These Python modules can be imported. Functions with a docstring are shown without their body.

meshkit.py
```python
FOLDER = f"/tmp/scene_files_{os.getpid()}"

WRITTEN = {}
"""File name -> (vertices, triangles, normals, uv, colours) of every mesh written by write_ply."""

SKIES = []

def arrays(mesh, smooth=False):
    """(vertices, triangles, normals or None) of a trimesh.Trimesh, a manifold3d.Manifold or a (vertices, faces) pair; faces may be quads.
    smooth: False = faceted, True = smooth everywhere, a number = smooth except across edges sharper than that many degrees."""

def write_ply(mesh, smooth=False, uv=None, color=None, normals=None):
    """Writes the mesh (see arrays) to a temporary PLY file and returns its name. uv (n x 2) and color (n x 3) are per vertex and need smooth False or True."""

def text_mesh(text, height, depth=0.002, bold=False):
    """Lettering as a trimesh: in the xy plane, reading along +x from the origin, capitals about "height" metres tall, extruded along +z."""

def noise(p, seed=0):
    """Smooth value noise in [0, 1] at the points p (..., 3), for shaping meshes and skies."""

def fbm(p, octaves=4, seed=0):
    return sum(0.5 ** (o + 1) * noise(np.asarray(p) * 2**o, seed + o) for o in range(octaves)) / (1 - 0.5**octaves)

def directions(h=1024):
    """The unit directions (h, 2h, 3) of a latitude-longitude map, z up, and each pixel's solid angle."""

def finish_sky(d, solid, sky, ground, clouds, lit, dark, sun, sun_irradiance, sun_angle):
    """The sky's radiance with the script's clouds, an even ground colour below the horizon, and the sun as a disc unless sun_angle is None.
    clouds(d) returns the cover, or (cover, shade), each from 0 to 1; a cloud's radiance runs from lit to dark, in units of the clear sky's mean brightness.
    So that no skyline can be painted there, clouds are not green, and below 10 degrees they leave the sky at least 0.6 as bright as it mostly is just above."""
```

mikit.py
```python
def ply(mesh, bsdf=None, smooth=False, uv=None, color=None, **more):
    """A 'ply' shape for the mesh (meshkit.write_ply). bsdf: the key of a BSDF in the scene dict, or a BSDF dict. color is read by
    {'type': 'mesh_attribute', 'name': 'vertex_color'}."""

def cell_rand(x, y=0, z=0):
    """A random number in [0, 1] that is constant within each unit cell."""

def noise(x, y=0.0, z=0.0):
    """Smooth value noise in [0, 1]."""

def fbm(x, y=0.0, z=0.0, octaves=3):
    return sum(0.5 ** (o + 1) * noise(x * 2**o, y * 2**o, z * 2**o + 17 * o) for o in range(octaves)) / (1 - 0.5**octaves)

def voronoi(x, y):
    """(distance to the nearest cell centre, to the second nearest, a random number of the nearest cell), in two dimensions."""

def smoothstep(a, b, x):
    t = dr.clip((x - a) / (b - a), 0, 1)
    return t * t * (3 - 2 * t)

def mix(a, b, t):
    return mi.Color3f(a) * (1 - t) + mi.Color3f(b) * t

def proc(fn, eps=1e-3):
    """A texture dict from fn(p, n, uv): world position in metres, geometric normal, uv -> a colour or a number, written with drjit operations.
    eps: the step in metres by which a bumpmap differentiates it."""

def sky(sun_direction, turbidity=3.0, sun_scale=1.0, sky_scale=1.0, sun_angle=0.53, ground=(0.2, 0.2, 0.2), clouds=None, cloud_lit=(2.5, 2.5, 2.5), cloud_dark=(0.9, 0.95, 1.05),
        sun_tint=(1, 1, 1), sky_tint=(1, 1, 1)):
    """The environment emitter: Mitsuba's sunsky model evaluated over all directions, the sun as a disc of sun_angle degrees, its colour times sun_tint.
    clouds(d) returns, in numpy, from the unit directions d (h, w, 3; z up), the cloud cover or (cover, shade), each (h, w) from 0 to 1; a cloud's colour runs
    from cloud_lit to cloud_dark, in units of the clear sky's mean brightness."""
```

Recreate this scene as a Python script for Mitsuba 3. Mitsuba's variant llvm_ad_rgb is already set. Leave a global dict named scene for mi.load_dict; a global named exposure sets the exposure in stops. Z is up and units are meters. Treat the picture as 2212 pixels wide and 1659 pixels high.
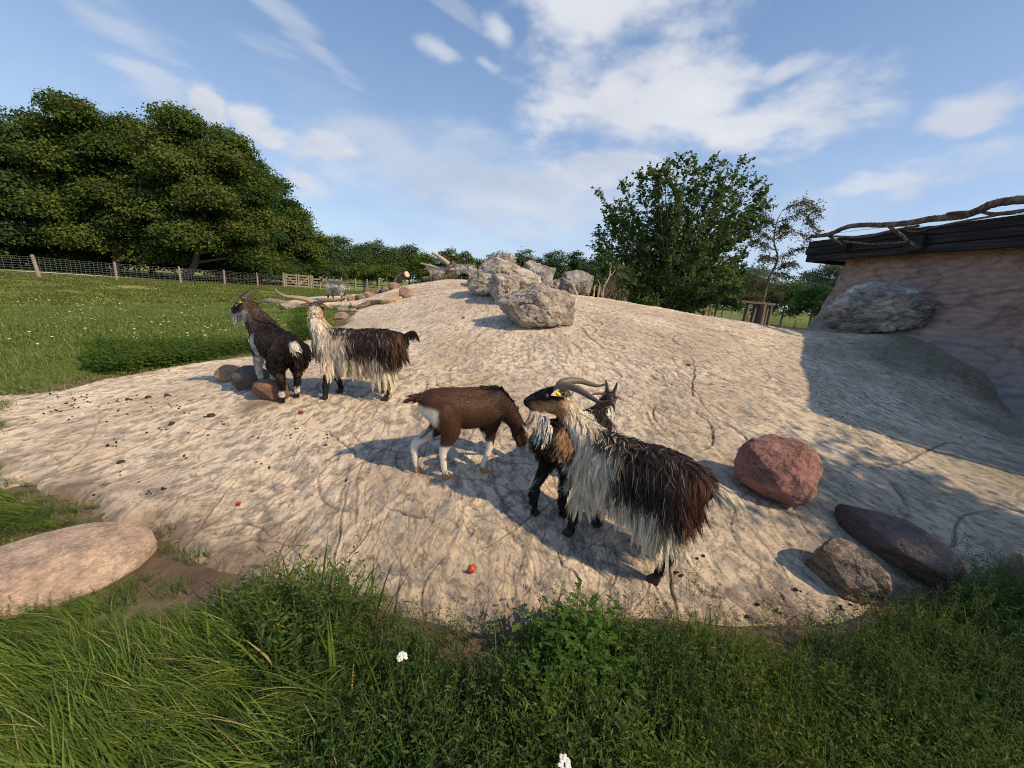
import math, random
import numpy as np, trimesh, manifold3d, mitsuba as mi, drjit as dr, mikit, meshkit
from scipy.spatial import cKDTree
from scipy.interpolate import RBFInterpolator
from mikit import noise, fbm, voronoi, smoothstep, mix

T = mi.ScalarTransform4f
scene, labels = {}, {}
exposure = 1.68

# ---------------------------------------------------------------- camera
F, CX, CY = 833.0, 1106.0, 829.5            # focal length and centre in units of a 2212 px wide frame
EYE = np.array([0, 0, 1.55])
PITCH, ROLL = math.atan(203 / F), math.atan(0.08)
FWD = np.array([0, math.cos(PITCH), -math.sin(PITCH)])
UP0 = np.array([0, math.sin(PITCH), math.cos(PITCH)])
RIGHT = math.cos(ROLL) * np.array([1, 0, 0]) + math.sin(ROLL) * UP0
UP = math.cos(ROLL) * UP0 - math.sin(ROLL) * np.array([1.0, 0, 0])
scene['camera'] = {'type': 'perspective', 'fov': math.degrees(2 * math.atan(1106 / F)), 'fov_axis': 'x', 'near_clip': 0.05, 'far_clip': 3000.0,
                   'to_world': T().look_at(origin=EYE.tolist(), target=(EYE + FWD).tolist(), up=UP.tolist())}

# ---------------------------------------------------------------- sun and sky
SUN = np.array([0.80, -0.42, 0.75])
SUN = SUN / np.linalg.norm(SUN)


def clouds(d):
    az, el = np.arctan2(d[..., 0], d[..., 1]), np.arcsin(np.clip(d[..., 2], -1, 1))
    q = d / np.maximum(d[..., 2:3] + 0.25, 0.05)
    wx = meshkit.fbm(q * 3.0 + 5, 4, 3) - 0.5
    wy = meshkit.fbm(q * 3.0 + 50, 4, 8) - 0.5
    def billow(x, seed, octs=7, gain=0.60):
        return sum(gain ** o * meshkit.noise(x * 2.03 ** o, seed + o) for o in range(octs)) * (1 - gain) / (1 - gain ** octs)
    fine = billow(q * np.array([4.5, 5.5, 5.5]), 21)
    wisp = billow(q @ np.array([[0.8, -0.6, 0], [0.6, 0.8, 0], [0, 0, 1]]) * np.array([2.5, 16.0, 4.0]), 33)
    a, e = az + 0.10 * wx, el + 0.08 * wy
    cover = np.zeros(a.shape)

    def puff(ca, ce, ra, re, k, tilt=0.0, soft=0.9, mod=1.0, f=None):
        ca, ce, ra, re, tilt = (math.radians(x) for x in (ca, ce, ra, re, tilt))
        u, v = (a - ca) * math.cos(ce), e - ce
        ra, re = ra * 1.22, re * 1.25
        u, v = u * math.cos(tilt) + v * math.sin(tilt), -u * math.sin(tilt) + v * math.cos(tilt)
        r = np.sqrt((u / ra) ** 2 + (v / re) ** 2)
        body = np.exp(-1.1 * r ** 2)
        t = np.clip((body * 1.2 + mod * ((fine if f is None else f) - 0.5) * 2.6 - 0.34) / 0.95, 0, 1)
        np.maximum(cover, k * t * t * (3 - 2 * t) * np.clip((1.5 - r) / .5, 0, 1), out=cover)

    for p in PUFFS:
        puff(*p)
    for p in WISPS:
        puff(p[0], p[1], p[2] * .85, p[3] * .8, p[4] * .55, *p[5:], f=wisp)
    # the part of the sky behind the camera: scattered fair-weather clouds of the same kind
    back = np.clip((np.abs(az) - 1.15) / 0.3, 0, 1)
    t = np.clip((meshkit.fbm(q * 1.3 + 9, 5, 71) - 0.5) / 0.2, 0, 1)
    cover = np.maximum(cover, back * t * 0.6)
    cover = np.clip(cover + 0.55 * np.exp(-np.maximum(el, 0) / 0.26), 0, 1)      # milky air towards the horizon
    shade = np.clip(0.42 + (meshkit.fbm(q * 4.0 + 3, 4, 5) - 0.5) * 1.2, 0, 1)
    return cover, shade


#        azimuth, elevation, half width, half height (degrees), cover, tilt
PUFFS = [(5.8, 32, 7.5, 6, 0.95, 0, 0.8), (5.4, 26.3, 4.6, 3.6, 0.9, 0, 0.8), (16.5, 23.4, 11, 5.2, 0.95, 4, 0.9), (27, 20, 8, 4.4, 0.85, 10, 0.9), (31.5, 18, 4.5, 3, 0.7, 10, 0.9),
         (3, 22.4, 5, 3.4, 0.85, 0, 0.9), (13, 18, 12, 4, 0.7, 0, 0.9), (-13, 14.8, 18, 5, 0.5, 0, 1.0, 0.5), (-25.5, 14.7, 4.5, 1.5, 0.75, -4, 0.9, 0.8), (0, 13, 18, 5.5, 0.55, 0, 1.0, 0.4),
         (-27, 11, 3, 1.5, 0.7, 0, 0.8), (-32.3, 16.4, 1.9, 1.6, 0.8, 0, 0.8), (-30.3, 15.3, 2.2, 1.2, 0.8, 20, 0.8), (-36.6, 16.2, 1.4, 1.9, 0.8, 20, 0.8), (-11.7, 25.5, 2.8, 1.1, 0.65, -12, 0.8),
         (-4.4, 28.5, 2.2, 1.2, 0.75, 0, 0.8), (-5.9, 25.2, 1.5, 0.6, 0.5, 0, 0.8), (45.6, 18.8, 2.8, 1.5, 0.75, 10, 0.8), (29, 25.3, 3.2, 0.9, 0.7, 8, 0.8), (39, 13, 8, 1.8, 0.55, 8, 0.9), (9.7, 15.2, 4.5, 2.2, 0.7, 0, 0.8)]
WISPS = [(-29, 24.6, 7.5, 1.7, 0.75, -38, 0.9, 0.9), (-42, 19.3, 6, 1.4, 0.65, -14, 0.9, 0.9), (-40.4, 16.3, 4, 1.9, 0.85, -26, 0.9, 0.8), (-31.4, 22, 3.6, 1.1, 0.45, -12, 0.9, 0.8),
         (-50, 24, 13, 1.6, 0.4, -22, 1.0, 0.9), (-11.3, 29.5, 5, 1.0, 0.5, -20, 0.9, 0.9), (-25, 19, 12, 2.5, 0.2, -20, 1.0, 0.8), (26, 10, 20, 5, 0.4, 0, 1.0, 0.5)]
scene['sky'] = mikit.sky(SUN.tolist(), turbidity=3.2, sky_scale=1.45, ground=(0.22, 0.20, 0.16), clouds=clouds, cloud_lit=(1.95, 2.0, 2.12), cloud_dark=(1.25, 1.38, 1.65),
                         sun_tint=(1.0, 0.92, 0.79), sky_tint=(0.95, 0.985, 1.05))


# ---------------------------------------------------------------- helpers
def ray(px, py):
    """Direction through a point of the 2212 x 1659 frame, used to find places in the world."""
    return FWD + RIGHT * ((px - CX) / F) - UP * ((py - CY) / F)


def at_y(px, py, y):
    d = ray(px, py)
    return EYE + d * (y / d[1])


def at_z(px, py, z):
    d = ray(px, py)
    return EYE + d * ((z - 1.55) / d[2])


def numbered(name):
    if name not in scene and name not in labels and not any(k.startswith(name + '__') for k in scene):
        return name
    i = 1
    while f'{name}_{i:03d}' in USED:
        i += 1
    return f'{name}_{i:03d}'


USED = set()


def key_for(name, parent=None):
    full = f'{parent}__{name}' if parent else name
    if full in USED:
        i = 1
        while f'{full}_{i:03d}' in USED:
            i += 1
        full = f'{full}_{i:03d}'
    USED.add(full)
    return full


def thing(name, label, cat, group=None):
    k = key_for(name)
    labels[k] = {'label': label, 'category': cat}
    if group:
        labels[k]['group'] = group
    return k


def obj(name, mesh, bsdf, parent=None, label=None, cat=None, group=None, kind=None, smooth=False, uv=None, color=None, **more):
    """One entry of the scene: a mesh (or a finished shape dict) under its own key."""
    k = key_for(name, parent)
    scene[k] = dict(mesh, **more) if isinstance(mesh, dict) else mikit.ply(mesh, bsdf, smooth=smooth, uv=uv, color=color, **more)
    lab = {a: b for a, b in (('label', label), ('category', cat), ('group', group), ('kind', kind)) if b}
    if lab:
        labels[k] = lab
    return k


def tm(v, f):
    return trimesh.Trimesh(np.asarray(v, float), np.asarray(f, int), process=False)


def cat(*ms):
    v, f, n = [], [], 0
    for m in ms:
        v.append(np.asarray(m.vertices)), f.append(np.asarray(m.faces) + n)
        n += len(m.vertices)
    return tm(np.vstack(v), np.vstack(f))


def tube(pts, radii, sides=8, cap=True, wob=0.0, seed=0):
    """A closed tapered tube along a polyline."""
    p = np.asarray(pts, float)
    n = len(p)
    r = np.broadcast_to(np.asarray(radii, float), (n,))
    t = np.gradient(p, axis=0)
    t /= np.linalg.norm(t, axis=1, keepdims=True) + 1e-12
    a = np.zeros_like(p)
    ref = np.array([0, 0, 1.0]) if abs(t[0, 2]) < 0.9 else np.array([1.0, 0, 0])
    a[0] = np.cross(t[0], ref)
    for i in range(1, n):
        a[i] = a[i - 1] - t[i] * (a[i - 1] @ t[i])
        a[i] /= np.linalg.norm(a[i]) + 1e-12
    a[0] /= np.linalg.norm(a[0])
    b = np.cross(t, a)
    ang = np.arange(sides) * 2 * np.pi / sides
    rr = r[:, None] * np.ones(sides)
    if wob:
        rr = rr * (1 + wob * (np.random.default_rng(seed).random((n, sides)) - 0.5) * 2)
    v = (p[:, None] + rr[..., None] * (np.cos(ang)[None, :, None] * a[:, None] + np.sin(ang)[None, :, None] * b[:, None])).reshape(-1, 3)
    i, j = np.meshgrid(np.arange(n - 1), np.arange(sides), indexing='ij')
    q = np.stack([i * sides + j, i * sides + (j + 1) % sides, (i + 1) * sides + (j + 1) % sides, (i + 1) * sides + j], -1).reshape(-1, 4)
    f = np.vstack([q[:, [0, 1, 2]], q[:, [0, 2, 3]]])
    if cap:
        m = len(v)
        v = np.vstack([v, p[:1], p[-1:]])
        j = np.arange(sides)
        f = np.vstack([f, np.stack([(j + 1) % sides, j, j * 0 + m], 1), np.stack([(n - 1) * sides + j, (n - 1) * sides + (j + 1) % sides, j * 0 + m + 1], 1)])
    return tm(v, f)


def smooth_path(pts, n):
    """Catmull-Rom through the points, n samples; extra columns (radii) are carried along."""
    p = np.asarray(pts, float)
    p = np.vstack([2 * p[0] - p[1], p, 2 * p[-1] - p[-2]])
    s = np.linspace(0, len(p) - 3 - 1e-9, n)
    i = s.astype(int)
    t = (s - i)[:, None]
    a, b, c, d = p[i], p[i + 1], p[i + 2], p[i + 3]
    return 0.5 * (2 * b + (c - a) * t + (2 * a - 5 * b + 4 * c - d) * t ** 2 + (3 * b - a - 3 * c + d) * t ** 3)


def limb(pts, n=30, sides=8, wob=0.0, seed=0):
    q = smooth_path(pts, n)
    return tube(q[:, :3], np.maximum(q[:, 3], 0.001), sides, True, wob, seed)


def box(sx, sy, sz, c=(0, 0, 0), ch=0.006):
    """A box with chamfered edges."""
    v = np.array(list(np.ndindex(2, 2, 2))) * 2.0 - 1
    h = np.array([sx, sy, sz]) / 2
    pts = []
    for s in v:
        for k in range(3):
            q = s * (h - ch)
            q[k] = s[k] * h[k]
            pts.append(q)
    m = trimesh.convex.convex_hull(np.array(pts) + np.asarray(c))
    return m


def place(mesh, loc, rz=0.0, s=1.0, rx=0.0, ry=0.0):
    m = mesh.copy()
    M = trimesh.transformations.euler_matrix(rx, ry, rz)
    M[:3, :3] *= s
    M[:3, 3] = loc
    m.apply_transform(M)
    return m


def xf(loc, rz=0.0, s=1.0, rx=0.0, ry=0.0):
    M = trimesh.transformations.euler_matrix(rx, ry, rz)
    M[:3, :3] *= np.asarray(s)
    M[:3, 3] = loc
    return T(M.tolist())


def rgb(*c):
    return {'type': 'rgb', 'value': [float(x) for x in c]}


VC = {'type': 'mesh_attribute', 'name': 'vertex_color'}


def two(d):
    return {'type': 'twosided', 'bsdf': d}


def prin(color, rough=0.8, spec=0.3, **k):
    return {'type': 'principled', 'base_color': color if isinstance(color, dict) else rgb(*color), 'roughness': rough, 'specular': spec, **k}


def bump(tex, scale, inner):
    return {'type': 'bumpmap', 'arbitrary': tex, 'scale': scale, 'bsdf': inner}
# ---------------------------------------------------------------- terrain: one smooth height field through known places
def ctrl():
    P = []
    Z = lambda px, py, z: P.append(at_z(px, py, z))
    Y = lambda px, py, y: P.append(at_y(px, py, y))
    for px, py, z in ((1420, 1225, .05), (1238, 1130, .10), (1160, 1115, .10), (960, 1042, .17), (1042, 1028, .19), (845, 862, .36), (712, 862, .34), (627, 862, .33), (0, 845, 0), (300, 800, .05), (545, 762, .10),
                      (160, 1280, 0), (1650, 1090, .16), (1880, 1285, .02), (2212, 1270, 0), (1106, 1380, 0), (700, 1250, 0), (1106, 1600, 0), (0, 1600, 0), (2212, 1600, 0), (0, 1060, .03), (500, 1000, .12), (250, 940, .1), (1990, 1100, .1),
                      (2212, 1010, .13), (1745, 865, .5)):
        Z(px, py, z)
    for px, py, y in ((1130, 715, 7), (1300, 790, 5.4), (900, 760, 5.7), (1030, 634, 10.4), (1000, 603, 14.5), (930, 606, 15), (1100, 625, 13), (1270, 641, 12.6), (700, 645, 14.5), (745, 650, 14), (795, 635, 15), (860, 622, 15),
                      (1330, 655, 12.6), (1500, 680, 11.2), (1640, 700, 10.3), (1760, 716, 9.6), (1880, 719, 9.0), (2000, 724, 8.4), (2110, 812, 6.9), (2212, 898, 6.1), (85, 599, 22.5), (253, 605, 27.5), (392, 612, 30), (486, 614, 34.5), (557, 617, 37), (640, 620, 42),
                      (640, 690, 10.5), (860, 690, 9), (740, 665, 12)):
        Y(px, py, y)
    for x, y, z in ((0, 20, .75), (3, 18, .55), (-4, 20, .9), (5, 16, .45), (8, 14, .4), (11, 12, .5), (12, 8, .3), (13, 4, .1), (9, 2, 0), (10, -4, 0), (-10, -4, 0), (0, -3, 0), (-3, 28, .25), (4, 26, .1), (12, 20, .1), (-10, 20, .35),
                    (-10, 8, .05), (-12, 14, .1), (-18, 4, 0), (-20, 14, 0), (20, 10, 0), (-30, 0, 0), (-40, 40, 0), (0, 45, 0), (25, 35, 0), (-20, 45, 0), (40, 10, 0), (30, -10, 0), (-40, 20, 0)):
        P.append(np.array([x, y, z], float))
    return np.array(P)


CTRL = ctrl()
_rbf = RBFInterpolator(CTRL[:, :2], CTRL[:, 2], kernel='thin_plate_spline', smoothing=0.02)


def _rbf_eval(x, y):
    return _rbf(np.stack([np.ravel(x), np.ravel(y)], 1)).reshape(np.shape(x))


_gx, _gy = np.linspace(-48, 48, 481), np.linspace(-14, 60, 371)
from scipy.interpolate import RectBivariateSpline
_g = _rbf_eval(*np.meshgrid(_gx, _gy, indexing='ij'))
_gr = np.hypot(*(np.meshgrid(_gx, _gy - 12, indexing='ij')))
_g = np.clip(_g, -0.12, 2.2) * (1 - np.clip((_gr - 28) / 16, 0, 1))
_spl = RectBivariateSpline(_gx, _gy, _g)


def gz(x, y):
    x, y = np.asarray(x, float), np.asarray(y, float)
    inside = (np.abs(x) < 48) & (y > -14) & (y < 60)
    return np.where(inside, _spl.ev(np.clip(x, -48, 48), np.clip(y, -14, 60)), 0.0)


def hit(px, py, lift=0.0):
    """Where the line of sight through a picture point first meets the terrain."""
    d = ray(px, py)
    t = np.geomspace(0.7, 160, 6000)
    p = EYE + d * t[:, None]
    below = p[:, 2] < gz(p[:, 0], p[:, 1]) + lift
    i = int(np.argmax(below)) if below.any() else len(t) - 1
    return p[i]


# outline of the bare rock, seen from above
EDGE_FRONT = [(-40, 842), (100, 838), (200, 815), (300, 800), (400, 785), (545, 762), (640, 738)]
EDGE_NEAR = [(2300, 1235), (2212, 1262), (2050, 1292), (1900, 1330), (1750, 1362), (1500, 1348), (1300, 1335), (1060, 1372), (900, 1345), (650, 1290), (560, 1262), (420, 1205), (330, 1145), (200, 1110), (60, 1050), (-40, 1035)]
_o = [hit(*q)[:2] for q in EDGE_FRONT] + [np.array(q, float) for q in ((-4.2, 8.3), (-4.35, 10), (-5.2, 12), (-6.6, 13.2), (-8.3, 13.8), (-8.6, 15), (-6.5, 16.2), (-4, 17.5), (-2, 19), (1.5, 18.5), (4, 17), (6.5, 15), (8.5, 13.6), (12, 12.5), (16, 9), (16, 3.5), (8, 2.4))]
_o += [hit(*q)[:2] for q in EDGE_NEAR]
_o = np.array(_o)
_o = smooth_path(np.vstack([_o, _o[:1]]), 700)
from shapely.geometry import Polygon
from shapely import contains_xy
from shapely.prepared import prep
_poly = Polygon(_o).buffer(0)
import shapely
shapely.prepare(_poly)
_otree = cKDTree(np.array([_poly.exterior.interpolate(s).coords[0] for s in np.linspace(0, _poly.exterior.length, 6000)]))


def rock_sd(x, y):
    """Signed distance to the edge of the bare rock, positive on the rock."""
    x, y = np.asarray(x, float), np.asarray(y, float)
    q = np.stack([x.ravel(), y.ravel()], 1)
    d = _otree.query(q)[0]
    ins = contains_xy(_poly, q[:, 0], q[:, 1])
    return (np.where(ins, d, -d)).reshape(x.shape)


# ---------------------------------------------------------------- the rock mound: carved, cracked render over a hump
rng = np.random.default_rng(5)
NR, NT = 740, 830
rr = 1.15 * (24 / 1.15) ** (np.linspace(0, 1, NR))
tt = np.radians(np.linspace(-68, 68, NT))
R_, T_ = np.meshgrid(rr, tt, indexing='ij')
RX, RY = R_ * np.sin(T_), R_ * np.cos(T_)
SD = rock_sd(RX, RY)
P3 = np.stack([RX, RY, RX * 0], -1)
SD = SD + (meshkit.fbm(P3 * 2.2, 4, 9) - 0.5) * (0.30 + 0.02 * R_)
base = gz(RX, RY)
# slope direction field for the carved strokes
gxx, gyy = _spl.ev(RX, RY, dx=1), _spl.ev(RX, RY, dy=1)


def strokes(n, seed, lmin, lmax, wmin, wmax, along, spread, xr, rr_):
    """Sampled points of curved carved lines: position, half width, depth."""
    g = np.random.default_rng(seed)
    out = []
    for _ in range(n):
        r0 = math.exp(g.uniform(math.log(rr_[0]), math.log(rr_[1])))
        a0 = g.uniform(*xr)
        p = np.array([r0 * math.sin(a0), r0 * math.cos(a0)])
        ang = along(p) + g.normal(0, spread)
        L = g.uniform(lmin, lmax) * (0.5 + 0.15 * r0)
        k = g.normal(0, 1.3) / L
        w = g.uniform(wmin, wmax) * (0.22 + 0.36 * r0)
        dep = g.uniform(0.5, 1.0)
        m = max(8, int(L / 0.010 / (0.5 + 0.15 * r0)))
        wig = np.cumsum(g.normal(0, 0.10, m))
        for i in range(m):
            s = i / (m - 1)
            a = ang + k * L * (s - 0.5) + 0.5 * wig[i]
            p = p + np.array([math.cos(a), math.sin(a)]) * L / m
            out.append((p[0], p[1], w * (math.sin(math.pi * min(max(s, .02), .98)) ** 0.6), dep))
    return np.array(out)


def along(p):
    # the carver's strokes run down the hump from its top, swinging a little from side to side
    return math.atan2(p[1] - 12.5, p[0]) + 0.45 * math.sin(1.3 * p[0] + 0.9 * p[1]) + 0.3 * math.sin(3.1 * p[0] - 1.7 * p[1])


S1 = strokes(900, 11, .3, 1.3, .0022, .0070, along, 0.38, (-1.15, 1.2), (1.4, 18))
S2 = strokes(8500, 12, .07, .34, .0016, .0042, along, 0.38, (-1.15, 1.2), (1.4, 16))
BIG = []
for pts in ([(1375, 672), (1440, 690), (1500, 705), (1560, 712), (1620, 722)], [(1360, 700), (1420, 722), (1480, 745), (1500, 765)], [(1490, 760), (1500, 800), (1495, 850), (1520, 870)], [(1740, 825), (1800, 835), (1850, 850), (1900, 870), (1960, 872)],
            [(860, 648), (900, 638), (945, 628)], [(1330, 770), (1390, 785), (1440, 800)], [(1900, 1010), (1960, 990), (2030, 960), (2100, 950)], [(1400, 930), (1500, 925), (1560, 935)], [(1560, 900), (1600, 930), (1650, 985)],
            [(720, 640), (800, 650), (860, 655)], [(450, 1150), (520, 1130), (600, 1150)], [(480, 1190), (560, 1160), (640, 1170)], [(840, 1090), (880, 1110), (940, 1118)], [(1200, 1190), (1230, 1240), (1250, 1270)],
            [(1860, 1150), (1990, 1175), (2060, 1165), (2075, 1120), (2150, 1100)], [(1650, 1240), (1690, 1270), (1700, 1290)], [(1490, 1260), (1530, 1285), (1570, 1290)], [(690, 920), (740, 950), (780, 985)], [(1390, 1000), (1450, 1010), (1510, 1060)]):
    q = np.array([hit(*p)[:2] for p in pts])
    q = smooth_path(q, 260)
    q = q + (meshkit.fbm(np.c_[q * 6, q[:, :1] * 0], 3, 4)[:, None] - 0.5) * 0.10
    s = np.linspace(0, 1, len(q))
    dd = np.linalg.norm(q, axis=1)
    BIG.append(np.c_[q, (0.004 + 0.0011 * dd) * (0.4 + 0.6 * np.sin(np.pi * s)), np.full(len(q), 1.2)])
S = np.vstack([S1, S2] + BIG)
st = cKDTree(S[:, :2])
d_, i_ = st.query(np.stack([RX.ravel(), RY.ravel()], 1), k=4, distance_upper_bound=0.3)
i_ = np.minimum(i_, len(S) - 1)
ww, dp = S[i_, 2], S[i_, 3]
x = d_ / np.maximum(ww, 1e-4)
groove = (dp * np.exp(-x ** 2) * np.clip(ww / 0.004, 0.6, 3)).max(1).reshape(RX.shape)          # in units of about 8 mm
lip = (dp * np.exp(-((x - 2.2) / 1.2) ** 2) * np.clip(ww / 0.004, 0.6, 3)).max(1).reshape(RX.shape)
dirt_shade = np.clip((dp * np.exp(-(x * 0.75) ** 2)).max(1), 0, 1).reshape(RX.shape)
lump = (meshkit.fbm(P3 * 0.9, 3, 31) - 0.5) * 0.10 + (meshkit.fbm(P3 * 2.4, 3, 32) - 0.5) * 0.032
AL, AA = np.hypot(RX, 12.5 - RY), np.arctan2(RX, 12.5 - RY) * 8.0          # down the hump, and across
w1 = meshkit.fbm(P3 * 1.2, 3, 2)
flow = meshkit.fbm(np.stack([AL * 2.6 + 7 * w1, AA * 9 + 8 * meshkit.fbm(P3 * 1.1, 3, 7), RX * 0], -1), 4, 41)
ridge = 1 - np.abs(flow - 0.5) * 5
flow2 = meshkit.fbm(np.stack([AL * 5 + 9 * w1, AA * 19 + 12 * meshkit.fbm(P3 * 1.4, 3, 8), RX * 0], -1), 3, 43)
ridge2 = np.clip(1 - np.abs(flow2 - 0.5) * 6, 0, 1)
tool = np.clip(ridge, 0, 1) * 0.009 - ridge2 ** 2 * 0.0035 * (1 + .12 * R_)
fall = np.clip((0.10 - SD) / 0.25, 0, 1)
RZ = base + lump + tool - groove * 0.0075 + lip * 0.0022 - 0.22 * fall ** 1.5 - 0.012
# ground level used by everything that stands on the rock
_rz = RectBivariateSpline(np.log(rr), tt, RZ)


def rz(x, y):
    """Height of the visible ground (rock where there is rock, else the terrain)."""
    x, y = np.asarray(x, float), np.asarray(y, float)
    r, t = np.hypot(x, y), np.arctan2(x, y)
    a = _rz.ev(np.log(np.clip(r, 1.15, 24)), np.clip(t, tt[0], tt[-1]))
    g = gz(x, y)
    return np.where((r > 1.15) & (r < 24) & (np.abs(t) < 1.18), np.maximum(a, g - 0.03), g)


idx = np.arange(NR * NT).reshape(NR, NT)
q = np.stack([idx[:-1, :-1], idx[:-1, 1:], idx[1:, 1:], idx[1:, :-1]], -1).reshape(-1, 4)
keep = (SD.ravel()[q] > -0.22).any(1)
q = q[keep]
f = np.vstack([q[:, [0, 3, 2]], q[:, [0, 2, 1]]])
used = np.unique(f)
remap = np.zeros(NR * NT, int)
remap[used] = np.arange(len(used))
V = np.stack([RX, RY, RZ], -1).reshape(-1, 3)[used]
soil = np.clip((0.16 - SD + (meshkit.fbm(P3 * 5, 4, 77) - 0.5) * 0.35) / 0.3, 0, 1)      # trodden earth at the rim
for px, py, rad in ((450, 1235, .40), (250, 1200, .30), (330, 1165, .2), (90, 1085, .35), (1700, 1330, .28), (1120, 1375, .2), (560, 870, .25), (1130, 690, .3)):
    c = hit(px, py)
    soil = np.maximum(soil, np.clip(1.15 - np.hypot(RX - c[0], RY - c[1]) / rad + (meshkit.fbm(P3 * 6, 4, 78) - 0.5) * 1.3, 0, 1) * 0.9)
# shade beside the building, painted into the rock as a dark grey-green tint
shade_tint = np.clip((RX - 0.62 * RY - 0.2) / 2.2, 0, 1) * np.clip(0.4 + (meshkit.fbm(P3 * 0.8, 4, 61) - 0.45) * 3.0, 0, 1)
pale = meshkit.fbm(P3 * 1.1, 4, 55)[..., None]
fine_ = meshkit.fbm(np.stack([AL * 14, AA * 24, RX * 0], -1), 4, 56)[..., None]
cream, tan, grey = np.array([.56, .48, .375]), np.array([.43, .355, .265]), np.array([.30, .275, .24])
col = cream + (tan - cream) * np.clip((0.52 - pale) * 3.2 + 0.28, 0, 1)
speck = meshkit.noise(np.stack([RX * 42, RY * 46, RX * 0], -1), 57)[..., None]
speck2 = meshkit.noise(np.stack([RX * 95 + 3, RY * 75, RX * 0], -1), 58)[..., None]
col = col + (grey - col) * np.clip((fine_ - 0.47) * 4.0, 0, .8)
col = col * (1 - 0.34 * np.clip((speck - 0.60) * 4, 0, 1) * np.clip((fine_ - .36) * 5, 0, 1)) * (0.82 + 0.36 * speck2)
col = col + (np.array([.12, .088, .064]) - col) * (0.85 * np.clip(dirt_shade * 1.2, 0, 1))[..., None]  # grooves painted darker: dirt together with the shadow inside them
col = col * (1 - 0.34 * ridge2 ** 2 * np.clip((fine_[..., 0] - .40) * 5, 0, 1))[..., None]
col = col * (1 + 0.10 * np.clip(lip, 0, 1.5))[..., None] * (0.93 + 0.14 * np.clip(ridge, 0, 1))[..., None]
col = col + (np.array([.15, .15, .105]) - col) * (0.80 * shade_tint)[..., None]
col = col + (np.array([.13, .095, .075]) - col) * (0.88 * soil)[..., None]
col = np.clip(col, .02, .8).reshape(-1, 3)[used]


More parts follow.
